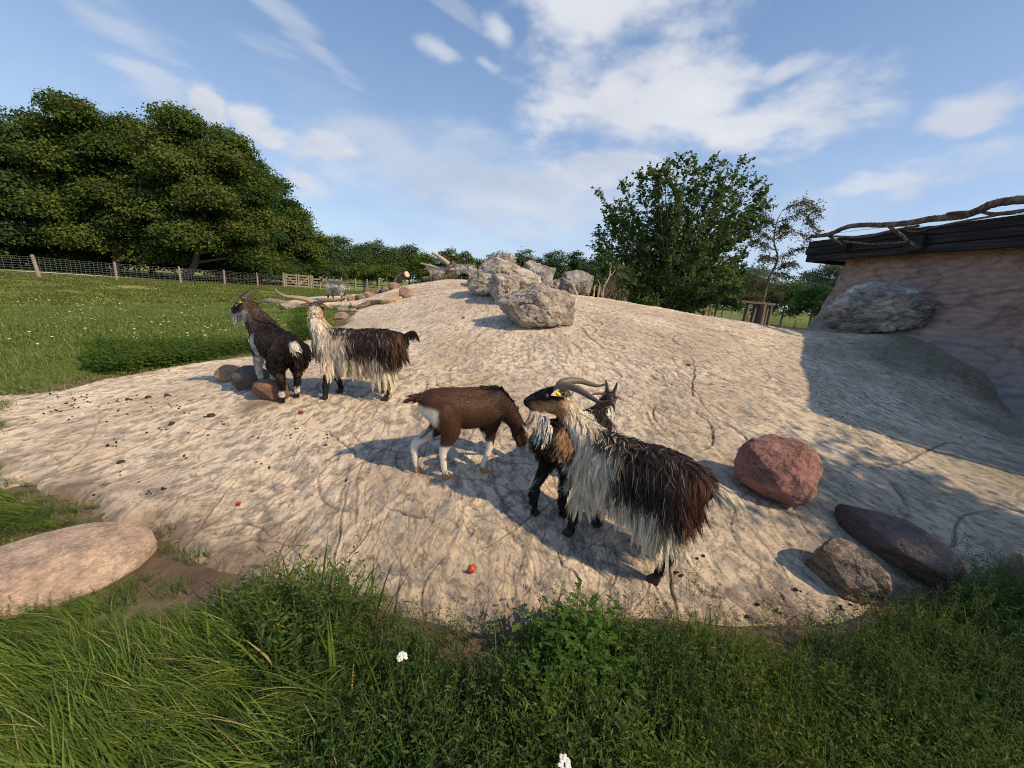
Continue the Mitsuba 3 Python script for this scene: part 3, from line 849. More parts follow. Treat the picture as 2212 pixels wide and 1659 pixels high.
def horn_mesh(path, r0, n=40, flat=0.75, sides=12, ridge=0.06, nr=22):
    q = smooth_path(path, n)
    s = np.linspace(0, 1, n)
    r = r0 * (1 - s) ** 0.72 + 0.0022
    r = r * (1 + ridge * np.sin(s * nr * 2 * math.pi) * (1 - s))
    m = tube(q, r, sides)
    uvx = np.r_[np.repeat(s, sides), 0, 1]
    return m, np.stack([uvx, np.r_[np.tile(np.arange(sides) / sides, n), 0, 0]], 1)


def ear_mesh(L=.125, W=.045, droop=0.0):
    """Leaf-shaped cupped ear along +y, opening to -z side."""
    n, k = 10, 7
    vs = []
    for side in (0, 1):
        for i in range(n):
            s = i / (n - 1)
            w = W * (math.sin(math.pi * (0.16 + 0.84 * s) ** 0.8) * 0.95 + 0.05 * (1 - s))
            for j in range(k):
                u = j / (k - 1) * 2 - 1
                cup = 0.45 * w * (u * u) * (1 - .3 * s)
                vs.append([w * u * 0.5, L * s, cup - droop * s * s * L + (-.004 if side else .002) * (1 - s * .7)])
    v = np.array(vs)
    f = []
    for side in (0, 1):
        o = side * n * k
        for i in range(n - 1):
            for j in range(k - 1):
                a, b, c, d = o + i * k + j, o + i * k + j + 1, o + (i + 1) * k + j + 1, o + (i + 1) * k + j
                f += [[a, b, c], [a, c, d]] if side == 0 else [[a, c, b], [a, d, c]]
    for i in range(n - 1):
        for j in (0, k - 1):
            a, b = i * k + j, (i + 1) * k + j
            c, d = a + n * k, b + n * k
            f += [[a, b, d], [a, d, c]]
    return tm(v, f)


def hoof_mesh():
    parts = []
    for s in (-1, 1):
        pts = []
        for z, r, x in ((0, .024, .012), (.012, .024, .012), (.05, .017, -.002)):
            for a in np.linspace(0, 2 * math.pi, 10, endpoint=False):
                pts.append([x + r * 1.25 * math.cos(a) + (.012 if math.cos(a) > .7 and z < .02 else 0), s * .0145 + r * .58 * math.sin(a), z])
        parts.append(trimesh.convex.convex_hull(np.array(pts)))
    return cat(*parts)


HOOF = hoof_mesh()


def build_goat(name, label, pos, yaw, scale, pose, look, group=None, seed=0, pitch=0.0, ground=None):
    """pose: neck (mid, poll), head (yaw, pitch, roll), feet {fl, fr, hl, hr: (x, y)} in the goat's own axes at its own size; look: colours and coats."""
    g = np.random.default_rng(seed)
    gh = ground or (lambda x, y: float(rz(x, y)))
    Rg = rotm(yaw)
    z0 = pose.get('z0', None)
    if z0 is None:
        z0 = np.mean([gh(*(np.array([pos[0], pos[1], 0]) + Rg @ (np.array([fx, fy, 0]) * scale))[:2]) for fx, fy in pose['feet'].values()])
    org = np.array([pos[0], pos[1], z0])
    Rp = rotm(0, pitch)
    lx = look.get('lx', 1.0)                                                # trunk length
    pose = {**pose, 'feet': {k: (a * lx, b) for k, (a, b) in pose['feet'].items()}}
    L = lambda p: Rp @ (np.asarray(p, float) * [lx, 1, 1] - [0, 0, .5]) + [0, 0, .5]      # trunk tilt about the middle of the body
    fat = look.get('fat', 1.0)
    W = lambda p: org + Rg @ (np.asarray(p, float) * scale)
    tr = [((-.40, 0, .60), .125), ((-.24, 0, .585), .15 * fat), ((-.02, 0, .53), .175 * fat), ((.20, 0, .54), .16), ((.33, 0, .53), .115)]
    tr = [(L(p), r) for p, r in tr]
    bones = [bone(a, ra, b, rb) for (a, ra), (b, rb) in zip(tr, tr[1:])]
    bones.append(bone(L((.24, 0, .64)), .075, L((-.30, 0, .64)), .09))
    nb = L((.31, 0, .60))
    mid, poll = (np.array(q, float) - [.33 * (1 - lx), 0, 0] for q in pose['neck'])
    nk = look.get('neck_r', 1.0)
    bones += [bone(nb, .115 * nk, mid, .082 * nk), bone(mid, .082 * nk, poll, .062 * min(nk, 1.12)), bone(L((.33, 0, .52)), .10 * nk, mid, .07 * nk)]
    Rh = rotm(*pose['head'])
    hs = look.get('head', 1.0)
    H = lambda p: poll + Rh @ (np.asarray(p, float) * hs)
    hb = [((.015, 0, .005), .064), ((.075, 0, .016), .048), ((.15, 0, -.012), .037), ((.215, 0, -.034), .029)]
    bones += [bone(H(a), ra * hs, H(b), rb * hs) for (a, ra), (b, rb) in zip(hb, hb[1:])]
    bones += [bone(H((.03, 0, -.045)), .046 * hs, H((.17, 0, -.055)), .024 * hs), bone(H((.17, 0, -.055)), .024 * hs, H((.20, 0, -.058)), .021 * hs), bone(H((.07, .030, .014)), .034 * hs, H((.07, -.030, .014)), .034 * hs)]
    feet = {}
    thin = look.get('leg', 1.0)
    for kf, sx in (('fl', 1), ('fr', -1)):
        fx, fy = pose['feet'][kf]
        w = W((fx, fy, 0))
        fz = (pose.get('fz', {}).get(kf, gh(w[0], w[1])) - z0) / scale
        foot = np.array([fx, fy, fz])
        sh, el = L((.27, sx * .09, .50)), L((.25, sx * .095, .37))
        kn = el + (foot - el) * 0.50 + [.018, 0, 0]
        fe = foot + [-.008, 0, .075]
        bones += [bone(sh, .085, el, .052 * thin), bone(el, .052 * thin, kn, .031 * thin), bone(kn, .031 * thin, fe, .024 * thin), bone(fe, .026 * thin, foot + [0, 0, .04], .023)]
        feet[kf] = foot
    for kf, sx in (('hl', 1), ('hr', -1)):
        fx, fy = pose['feet'][kf]
        w = W((fx, fy, 0))
        fz = (pose.get('fz', {}).get(kf, gh(w[0], w[1])) - z0) / scale
        foot = np.array([fx, fy, fz])
        hip, st_ = L((-.33, sx * .085, .55)), L((-.23, sx * .105, .39))
        hock = np.array([foot[0] - .035, foot[1] * .9 + sx * .01, fz + .245])
        fe = foot + [-.012, 0, .075]
        bones += [bone(hip, .115, st_, .082 * thin), bone(st_, .078 * thin, hock, .036 * thin), bone(hock, .034 * thin, fe, .025 * thin), bone(fe, .027 * thin, foot + [0, 0, .04], .024)]
        feet[kf] = foot
    tail = look.get('tail', [(-.50, 0, .66), (-.56, 0, .70), (-.60, 0, .66)])
    tp = [L((-.46, 0, .64))] + [L(p) for p in tail]
    for i in range(len(tp) - 1):
        bones.append(bone(tp[i], .024 - .004 * i, tp[i + 1], .020 - .004 * i))
    body = fuse(bones, 0.014)
    M = np.eye(4)
    M[:3, :3] = Rg * scale
    M[:3, 3] = org
    world = lambda m: tm(np.asarray(m.vertices) @ M[:3, :3].T + M[:3, 3], m.faces)
    key = thing(name, label, 'goat', group)
    ctx = dict(lx=lx, H=H, Rh=Rh, poll=poll, L=L, feet=feet, hs=hs, tail=tp, mid=mid, nb=nb)

    def headc(p):                                   # head coordinates of points
        return ((np.asarray(p) - poll) @ Rh) / hs
    ctx['headc'] = headc
    vn = body.vertex_normals
    skin = np.clip(look['color'](np.asarray(body.vertices), vn, ctx), .004, .9)
    skin = skin * (1 + look.get('skin_var', .15) * (2 * g.random(len(skin)) - 1))[:, None]
    obj('body', world(body), 'mat_skin', key, smooth=True, color=skin)
    # hooves
    for kf, ft in feet.items():
        obj('hoof', world(place(HOOF, ft - [0.004, 0, .004])), look.get('hoof', 'mat_hoof'), key, smooth=40)
    # horns
    for i, path in enumerate(look.get('horns', [])):
        pw = np.array([H(p) for p in path])
        m, uv = horn_mesh(pw, look.get('horn_r', .026) * hs, nr=look.get('horn_n', 22))
        s = uv[:, :1]
        hc = np.array(look.get('horn_c', (.20, .16, .12))) * (1 - s) + np.array(look.get('horn_tip', (.09, .075, .065))) * s
        hc = hc * (0.8 + 0.4 * meshkit.noise(m.vertices * 60)[:, None])
        obj('horn', world(m), 'mat_horn', key, smooth=True, color=hc, uv=uv)
    # ears
    for i, (sx, eyaw, epitch, eroll) in enumerate(look.get('ears', ((1, -.35, .15, .5), (-1, -.35, .15, .5)))):
        e = ear_mesh(*(look.get('ear_size', (.125, .05))))
        A = np.eye(4)
        R1 = rotm(0, 0, epitch) @ rotm(0, eroll, 0)
        v = np.asarray(e.vertices) @ R1.T
        c_, s_ = math.cos(-eyaw), math.sin(-eyaw)
        v = v @ np.array([[c_, -s_, 0], [s_, c_, 0], [0, 0, 1]]).T
        v[:, 1] *= sx
        f = e.faces if sx > 0 else e.faces[:, ::-1]
        n0 = len(v) // 2
        v = np.array([H(q) for q in (v + [-.012, sx * .048, .022])])
        m = tm(v, f)
        ec = np.vstack([np.tile(look.get('ear_in', (.5, .3, .2)), (n0, 1)), np.tile(look.get('ear_out', (.05, .04, .035)), (n0, 1))]) * (0.8 + .4 * g.random((2 * n0, 1)))
        ek = obj('ear', world(m), 'mat_skin', key, smooth=True, color=np.clip(ec, .004, .9))
        if look.get('tags', (0, 0))[i]:
            k = 3 * 7 + 3
            cpos = v[k + 7 * look.get('tag_at', 1)] + Rh @ np.array([0, 0, .008])
            nn = vertex_normal(m, k + 7 * look.get('tag_at', 1))
            d = trimesh.creation.cylinder(.017, .004, sections=14)
            d = cat(d, place(box(.022, .028, .0035, ch=.001), (0, -.016, 0)))
            Tm = trimesh.geometry.align_vectors([0, 0, 1], nn)
            d.apply_transform(Tm)
            d.apply_translation(cpos + nn * .006)
            obj('ear_tag', world(d), 'mat_tag', key, smooth=40, label='yellow plastic ear tag')
    # eyes
    for sx in (1, -1):
        c = H((.078, sx * .0475, .021))
        ek = obj('eye', world(place(trimesh.creation.icosphere(3, .0135 * hs), c)), 'mat_eye', key, smooth=True)
        out = Rh @ np.array([.25, sx * .95, .12])
        p = place(trimesh.creation.icosphere(2, 1.0), (0, 0, 0))
        v = np.asarray(p.vertices) * [.0095, .004, .0038] * hs
        v = v @ Rh.T + c + out / np.linalg.norm(out) * .0105 * hs
        obj('pupil', world(tm(v, p.faces)), 'mat_pupil', ek, smooth=True)
    # coats
    for cname, cf in look['coats']:
        m, c = cf(body, ctx, g)
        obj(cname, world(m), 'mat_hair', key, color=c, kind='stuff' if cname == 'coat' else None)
    return key


def vertex_normal(m, i):
    m = trimesh.Trimesh(m.vertices, m.faces, process=False)
    n = m.vertex_normals[i]
    return n / (np.linalg.norm(n) + 1e-9)


CREAM, WHITE, DARK, BROWN, TAN, GREY, BLACK = ((.68, .60, .46), (.70, .67, .60), (.020, .0145, .013), (.075, .034, .020), (.48, .26, .115), (.26, .24, .22), (.012, .011, .011))


def face_paint(p, ctx, base, stripe, cheek, muzzle, eye_dark=True):
    h = ctx['headc'](p)
    on = ss(-.06, .0, h[:, 0]) * (np.linalg.norm(h - [.08, 0, 0], axis=1) < .24)
    top = ss(-.012, .014, h[:, 2] + .16 * (h[:, 0] - .02))
    c = lerp3(np.tile(cheek, (len(p), 1)), np.tile(stripe, (len(p), 1)), top)
    c = lerp3(c, np.tile(muzzle, (len(p), 1)), ss(.17, .20, h[:, 0]))
    return c, on


# --- the long-haired pair (cream fore-part, dark saddle)
def long_color(saddle_x=.12, leg_black=True, tail_c=CREAM, streak=.5, rear=(.085, .033, .017)):
    def f(p, n, ctx, rng=None, body=True):
        j = (meshkit.fbm(p * 9 + 3, 3, 4) - .5)
        X = p[:, 0] / ctx['lx']
        k = rng.normal(0, 1, len(p)) if rng is not None else np.zeros(len(p))
        x = X + .14 * j + .03 * k
        c = np.tile(CREAM, (len(p), 1))
        grey = np.clip(.30 + .9 * (meshkit.fbm(p * 5 + 9, 3, 8) - .42) + .22 * k, 0, 1) * ss(.30, .62, p[:, 2])
        c = lerp3(c, np.tile((.25, .23, .21), (len(p), 1)), grey * .6)
        low = .47 + .10 * j - .05 * ss(-.1, -.4, X)
        sad = ss(saddle_x + .05, saddle_x - .05, x) * ss(low - .02, low + .05, p[:, 2] + .03 * k)
        spine = ss(.62, .68, p[:, 2]) * ss(.34, .2, X)
        sad = np.maximum(sad, spine * (k < 1.0))
        dk = lerp3(np.tile(DARK, (len(p), 1)), np.tile(rear, (len(p), 1)), np.clip(ss(.56, .34, p[:, 2]) * .6 + .15 * k + .3 * (j > .08), 0, 1) * .75)
        strk = (np.abs(k) > 1.75)[:, None]
        dk = np.where(strk, np.array([.22, .19, .17]), dk)
        c = lerp3(c, dk, sad)
        rr_ = ss(-.36, -.44, X) * ss(.30, .4, p[:, 2]) * ss(.02, -.02, -np.abs(p[:, 1]) + .03)
        c = lerp3(c, np.tile(rear, (len(p), 1)), rr_ * .6)
        leg = ss(.30, .24, p[:, 2])
        c = lerp3(c, np.tile(BLACK, (len(p), 1)), leg)
        fc, on = face_paint(p, ctx, CREAM, BLACK, TAN, BLACK)
        c = lerp3(c, fc, on)
        h = ctx['headc'](p)
        nape = np.exp(-((h[:, 0] + .05) / .05) ** 2) * (h[:, 2] > .02) * (np.linalg.norm(h, axis=1) < .14)
        c = lerp3(c, np.tile(DARK, (len(p), 1)), np.clip(nape, 0, 1) * .8)
        tl = (np.min([np.linalg.norm(p - q, axis=1) for q in ctx['tail'][1:]], axis=0) < .05).astype(float)
        c = lerp3(c, np.tile(tail_c, (len(p), 1)), tl)
        return c
    return f


def long_coats(colf, n=22000, belly=1.0, tail_len=.15, width=.0017, bearded=False):
    def length(p, n_):
        x, z = p[:, 0], p[:, 2]
        l = np.full(len(p), .15)
        l = np.where((x > .20) & (z < .5), .12, l)
        l = l + .03 * ss(.55, .40, z) * belly
        l = l * ss(.70, .64, z) * .55 + l * .45
        leg = ss(.31, .25, z)
        rear = (x < -.2) & (z < .42)
        l = np.where(rear, .215, l)
        return l * (1 - leg)

    def coat(body, ctx, g):
        headless = lambda p, n_: (np.linalg.norm(p - ctx['H']((.10, 0, -.01)), axis=1) > .155 * ctx['hs']) & (p[:, 0] > -.495 * ctx['lx'])
        c = lambda p, n_, r: colf(p, n_, ctx, r)
        return hair_mesh(body, headless, g, n, length, c, clump=34, width=width, segs=5, lift=.0, back=.12, spread=.24, jit=.2)

    def legs(body, ctx, g):
        rg = lambda p, n_: (p[:, 2] < .34) & (p[:, 2] > .05)
        return hair_mesh(body, rg, g, 1500, lambda p, n_: np.where(p[:, 2] < .34, .035, 0) * 1.0, lambda p, n_, r: colf(p, n_, ctx, r), clump=8, width=.003, segs=2, lift=.35, back=.1)

    def face(body, ctx, g):
        rg = lambda p, n_: (np.linalg.norm(p - ctx['H']((.10, 0, -.01)), axis=1) < .20 * ctx['hs']) & (ctx['headc'](p)[:, 0] < .2)
        bk = lambda p: np.tile(-ctx['Rh'][:, 0] * .8, (len(p), 1))
        return hair_mesh(body, rg, g, 2600, lambda p, n_: .022 + .02 * (ctx['headc'](p)[:, 2] < -.03), lambda p, n_, r: colf(p, n_, ctx, r), clump=8, width=.0022, segs=2, grav=.35, lift=.25, back=bk)

    def tail(body, ctx, g):
        tp = ctx['tail']
        rg = lambda p, n_: (np.min([np.linalg.norm(p - q, axis=1) for q in tp[1:]], axis=0) < .05) & (p[:, 0] < -.485 * ctx['lx'])
        d = tp[-1] - tp[-2]
        d = d / np.linalg.norm(d)
        bk = lambda p: np.tile(d * 1.0, (len(p), 1))
        return hair_mesh(body, rg, g, 900, lambda p, n_: np.full(len(p), tail_len), lambda p, n_, r: colf(p, n_, ctx, r), clump=30, width=.0011, segs=5, grav=.5, lift=.03, back=bk, spread=.5)

    def beard(body, ctx, g):
        rg = lambda p, n_: (np.abs(ctx['headc'](p)[:, 0] - .15) < .05) & (ctx['headc'](p)[:, 2] < -.055) & (np.linalg.norm(ctx['headc'](p), axis=1) < .26)
        return hair_mesh(body, rg, g, 140, lambda p, n_: np.full(len(p), .09), lambda p, n_, r: np.tile((.45, .38, .27), (len(p), 1)), clump=20, width=.003, segs=4, lift=.05, back=0.1)
    return [('coat', coat), ('leg_hair', legs), ('face_hair', face), ('tail_hair', tail)] + ([('beard', beard)] if bearded else [])
# ---------------------------------------------------------------- the herd
def vee(sx, pts):
    return [(x, sx * y, z) for x, y, z in pts]


SWEEP = [(.025, .034, .040), (.0, .046, .078), (-.05, .08, .088), (-.11, .125, .078), (-.17, .165, .052), (-.22, .195, .036), (-.275, .205, .052)]
cE = long_color(.06)
build_goat('goat', 'large long-haired cream and dark brown goat with big swept-back horns in the foreground', (.72, 2.09), math.radians(146), .98,
           dict(neck=((.44, 0, .72), (.535, .02, .875)), head=(math.radians(24), math.radians(-5), 0), feet=dict(fl=(.33, .10), fr=(.20, -.10), hl=(-.33, .11), hr=(-.36, -.10))),
           dict(color=lambda p, n, c: cE(p, n, c), coats=long_coats(cE, 52000, tail_len=.10, width=.0013), horns=[vee(1, SWEEP), vee(-1, SWEEP)], ear_size=(.145, .062), horn_r=.027, horn_c=(.19, .155, .12), horn_tip=(.04, .035, .03), ears=((1, .45, .25, .6), (-1, .45, .25, .6)), tags=(1, 0),
                ear_in=(.55, .36, .24), ear_out=(.03, .026, .024), tail=[(-.53, 0, .645), (-.60, 0, .635), (-.66, 0, .62)], fat=1.05, head=1.08, lx=.84), seed=3, pitch=math.radians(6))

# second long-haired goat, looking away over the meadow, horns spread wide
LYRE = [(.02, .032, .045), (.0, .055, .070), (-.03, .10, .085), (-.06, .17, .090), (-.08, .24, .095), (-.09, .30, .12), (-.08, .345, .165)]
cB = long_color(.08, tail_c=DARK)
build_goat('goat', 'long-haired cream and black goat with wide upturned horns, second from left, head turned away', (-1.60, 3.86), math.radians(184), .97,
           dict(neck=((.40, -.02, .74), (.43, -.05, .90)), head=(math.radians(-86), math.radians(-4), 0), feet=dict(fl=(.30, .10), fr=(.22, -.10), hl=(-.33, .11), hr=(-.24, -.10))),
           dict(color=lambda p, n, c: cB(p, n, c), coats=long_coats(cB, 28000, tail_len=.08), horns=[vee(1, LYRE), vee(-1, LYRE)], horn_r=.030, horn_c=(.34, .27, .19), horn_tip=(.26, .20, .14), ears=((1, .25, -.05, .4), (-1, .25, -.05, .4)), tags=(0, 1),
                ear_in=(.55, .36, .24), ear_out=(.40, .30, .22), tail=[(-.50, 0, .68), (-.55, 0, .735), (-.60, 0, .735), (-.63, 0, .68)], fat=1.08), seed=4)


# --- short coats
def coat_short(colf, n, ln, width=.0024, clump=10, lift=.2, curl=0.0, segs=2, legl=.35, neck_len=None, vary=(.2, .14)):
    def length(p, n_):
        l = np.full(len(p), ln)
        if neck_len:
            l = np.where(p[:, 0] > .26, neck_len, l)
        l = np.where(p[:, 2] < .30, ln * legl, l)
        return np.where(p[:, 2] < .05, 0, l)

    def coat(body, ctx, g):
        def ln2(p, n_):
            face = np.linalg.norm(p - ctx['H']((.11, 0, -.01)), axis=1) < .16 * ctx['hs']
            return np.where(face & (p[:, 2] > .01), .012, length(p, n_))

        def bk(p):
            h = ctx['headc'](p)
            face = (np.linalg.norm(h - [.10, 0, 0], axis=1) < .2)[:, None]
            return np.where(face, -ctx['Rh'][:, 0] * 1.5, np.array([-.8, 0, 0]))
        return hair_mesh(body, None, g, n, ln2, lambda p, n_, r: colf(p, n_, ctx, r), clump=clump, width=width, segs=segs, lift=lift, back=bk, spread=.3, grav=.7, curl=curl, vary=vary)
    return coat


def tuft(colf, sel, n, ln, w=.003, g_=0.5, back=.2, lift=.3):
    def go(body, ctx, g):
        return hair_mesh(body, lambda p, n_: sel(p, ctx).astype(float), g, n, lambda p, n_: np.full(len(p), ln), lambda p, n_, r: colf(p, n_, ctx, r), clump=14, width=w, segs=4, lift=lift, back=back, grav=g_, spread=.5)
    return go


def dist_to_tail(p, ctx):
    return np.min([np.linalg.norm(p - q, axis=1) for q in ctx['tail'][1:]], axis=0)


def col_c(p, n, ctx, rng=None):
    X = p[:, 0] / ctx['lx']
    j = meshkit.fbm(p * 8, 3, 14) - .5
    c = lerp3(np.tile((.062, .029, .018), (len(p), 1)), np.tile((.034, .017, .012), (len(p), 1)), np.clip(ss(.1, .33, X) + j, 0, 1))
    c = lerp3(c, np.tile((.018, .013, .012), (len(p), 1)), ss(.665, .69, p[:, 2]) * ss(.12, .3, X) + .8 * ss(.34, .40, X) * ss(.05, .0, np.abs(p[:, 1])) * ss(.0, .03, (p[:, 2] - .2)))
    c = lerp3(c, np.tile(WHITE, (len(p), 1)) * .95, np.maximum(ss(.31, .265, p[:, 2] + .05 * j) * (np.linalg.norm(p - ctx['poll'], axis=1) > .30), ss(-.455, -.475, X + .02 * j) * ss(.07, .05, np.abs(p[:, 1])) * ss(.625, .59, p[:, 2])))
    inner = ss(-.36, -.40, X) * ss(.075, .05, np.abs(p[:, 1])) * ss(.56, .50, p[:, 2])
    c = lerp3(c, np.tile(WHITE, (len(p), 1)), np.maximum(inner, ss(-.40, -.70, n[:, 0]) * ss(-.38, -.44, X + .04 * j) * ss(.62, .57, p[:, 2])))
    h = ctx['headc'](p)
    fc, on = face_paint(p, ctx, BROWN, (.030, .018, .014), (.05, .025, .016), (.30, .25, .21))
    return lerp3(c, fc, on)


NUB = [(.03, .028, .045), (.01, .034, .10), (-.03, .045, .145), (-.07, .055, .17)]
build_goat('goat', 'short-haired chestnut brown goat with white lower legs, head down nibbling the rock', (-.31, 2.72), math.radians(28), .90,
           dict(neck=((.45, -.02, .50), (.55, -.06, .36)), head=(math.radians(-10), math.radians(-64), 0), feet=dict(fl=(.37, .10), fr=(.17, -.11), hl=(-.53, .10), hr=(-.28, -.10))),
           dict(color=lambda p, n, c: col_c(p, n, c), coats=[('coat', coat_short(col_c, 30000, .017, .0008, lift=.0, vary=(.02, .05), clump=6)), ('mane', tuft(col_c, lambda p, c: (p[:, 2] > .45) & (p[:, 0] > .12) & (np.abs(p[:, 1]) < .03) & (np.linalg.norm(p - c['poll'], axis=1) > .1), 700, .055, .0028, .1, .5, .5)),
                                                            ('tail_hair', tuft(col_c, lambda p, c: (dist_to_tail(p, c) < .04) & (p[:, 0] < -.5 * c['lx']), 500, .05, .0028, .2, .9))],
                horns=[vee(1, NUB), vee(-1, NUB)], horn_r=.019, horn_c=(.20, .17, .15), horn_tip=(.16, .14, .13), horn_n=10, ears=((1, .2, .0, .4), (-1, .2, .0, .4)), tags=(1, 0), ear_in=(.42, .38, .34), ear_out=(.5, .45, .4),
                hoof='mat_hoof_pale', tail=[(-.54, 0, .67), (-.62, 0, .665), (-.68, 0, .64)], fat=.90, leg=.88, head=.95, lx=.72, skin_var=.03), seed=5)


def col_a(p, n, ctx, rng=None):
    j = meshkit.fbm(p * 9, 3, 24) - .5
    k = rng.normal(0, 1, len(p)) if rng is not None else np.zeros(len(p))
    c = lerp3(np.tile((.050, .032, .024), (len(p), 1)), np.tile((.10, .075, .058), (len(p), 1)), np.clip(ss(.1, .4, p[:, 0]) * .8 + 1.2 * j + .15 * k, 0, 1))
    c = lerp3(c, np.tile(DARK, (len(p), 1)), np.clip(ss(-.30, -.42, p[:, 0]) + ss(.64, .70, p[:, 2]) * ss(.3, .1, p[:, 0]), 0, 1))
    white = np.array(WHITE)
    sho = ss(.07, .04, np.abs(p[:, 0] - .20 - .25 * (p[:, 2] - .5) + .05 * j)) * ss(.66, .6, p[:, 2])
    front = ss(.12, .16, p[:, 0]) * ss(.42, .38, p[:, 2])
    bib = ss(.30, .36, p[:, 0]) * ss(.50, .44, p[:, 2]) * .7
    c = lerp3(c, np.tile(white * .9, (len(p), 1)), np.maximum(np.maximum(sho, front), bib))
    spot = ss(.07, .045, np.linalg.norm((p - ctx['L']((-.47, .02, .655))) * [1, 1.3, .9], axis=1))
    c = lerp3(c, np.tile(white, (len(p), 1)), spot)
    fz = min(q[2] for q in ctx['feet'].values())
    hf = np.min([p[:, 2] - q[2] + 9 * (np.linalg.norm(p[:, :2] - q[:2], axis=1) > .12) for q in ctx['feet'].values()], axis=0)
    rear = p[:, 0] < 0
    c = lerp3(c, np.tile(BLACK, (len(p), 1)), np.where(rear, ss(.28, .24, hf), ss(.12, .10, hf + .03 * j)))
    c = lerp3(c, np.tile(white, (len(p), 1)), np.where(rear, ss(.14, .12, hf) * ss(.05, .07, hf), 0))
    fc, on = face_paint(p, ctx, BROWN, (.02, .018, .018), (.10, .05, .03), (.45, .43, .42))
    h = ctx['headc'](p)
    blaze = ss(.020, .008, np.abs(h[:, 1])) * ss(.0, .05, h[:, 0])
    fc = lerp3(fc, np.tile((.45, .44, .45), (len(p), 1)), np.clip(blaze + ss(-.045, -.06, h[:, 2]), 0, 1))
    return lerp3(c, fc, on)


def stone_top(x, y):
    v = meshkit.WRITTEN[scene[STEP]['filename']][0]
    d = np.hypot(v[:, 0] - x, v[:, 1] - y)
    return float(v[d < .06, 2].max()) if (d < .06).any() else float(rz(x, y))


def goat_xy(pos, yaw, s, f):
    c, s_ = math.cos(yaw), math.sin(yaw)
    return pos[0] + s * (c * f[0] - s_ * f[1]), pos[1] + s * (s_ * f[0] + c * f[1])


APOS, AYAW = (-2.42, 3.86), math.radians(142)
FZ = {k: stone_top(*goat_xy(APOS, AYAW, .95, f)) for k, f in (('fl', (.27, .09)), ('fr', (.25, -.09)))} if 'STEP' in globals() else {}
HB = [(.03, .030, .045), (.02, .040, .075), (-.03, .055, .100), (-.10, .07, .11), (-.18, .09, .12)]
build_goat('goat', 'shaggy dark brown goat with its front feet up on a stone, leftmost of the herd', APOS, AYAW, .95,
           dict(neck=((.47, .03, .77), (.58, .07, .90)), head=(math.radians(35), math.radians(-22), 0), feet=dict(fl=(.27, .09), fr=(.25, -.09), hl=(-.28, .085), hr=(-.26, -.07)), fz=FZ),
           dict(color=lambda p, n, c: col_a(p, n, c), coats=[('coat', coat_short(col_a, 24000, .05, .002, 16, .2, .004, 3, .5, .06)), ('tail_hair', tuft(lambda p, n, c, r: np.tile(DARK, (len(p), 1)), lambda p, c: (dist_to_tail(p, c) < .035) & (p[:, 0] < -.46), 400, .10, .003, 1.0, .0, .1)),
                                                            ('beard', tuft(lambda p, n, c, r: np.tile((.5, .48, .45), (len(p), 1)), lambda p, c: (np.linalg.norm(c['headc'](p) - [.16, 0, -.07], axis=1) < .035), 120, .08, .003, .9, .1, .1))],
                horns=[vee(1, HB), vee(-1, HB)], horn_r=.021, horn_c=(.16, .15, .14), horn_tip=(.08, .075, .07), horn_n=12, ears=((1, -.1, -.2, .3), (-1, -.1, -.2, .3)), tags=(1, 0), ear_in=(.05, .045, .04), ear_out=(.03, .028, .027), tag_at=0,
                tail=[(-.49, 0, .62), (-.51, 0, .57), (-.51, 0, .51)], fat=1.0, neck_r=1.3), seed=6, pitch=math.radians(9))


def col_d(p, n, ctx, rng=None):
    j = meshkit.fbm(p * 10, 3, 34) - .5
    k = rng.normal(0, 1, len(p)) if rng is not None else np.zeros(len(p))
    m = meshkit.fbm(p * [7, 7, 3] + 4, 3, 39)
    c = np.tile(DARK, (len(p), 1))
    c = lerp3(c, np.tile((.30, .18, .10), (len(p), 1)), .75 * ss(.065, .085, np.abs(p[:, 1]) + .04 * j) * ss(.46, .52, p[:, 2]) * ss(-.16, -.24, p[:, 0]) * ss(-.475, -.44, p[:, 0]))
    c = lerp3(c, np.tile(WHITE, (len(p), 1)) * .85, np.clip(ss(.46, .54, m + .06 * k) * ss(-.3, -.05, p[:, 0]) + ss(.105, .125, np.abs(p[:, 1]) + .05 * j) * ss(.5, .44, p[:, 2]), 0, 1))
    hf = p[:, 2]
    c = lerp3(c, np.tile(BLACK, (len(p), 1)), ss(.27, .22, hf + .05 * j))
    c = lerp3(c, np.tile(WHITE, (len(p), 1)) * .8, ss(.30, .27, hf) * ss(.17, .22, hf) * ss(.085, .10, np.abs(p[:, 1]) + .02 * k))
    tl = dist_to_tail(p, ctx) < .045
    c = np.where((tl & (p[:, 0] < -.455))[:, None], np.array(WHITE) * np.where(k > .9, .3, .95)[:, None], c)
    fc, on = face_paint(p, ctx, WHITE, (.03, .027, .026), (.5, .46, .42), (.3, .28, .26))
    return lerp3(c, fc, on)


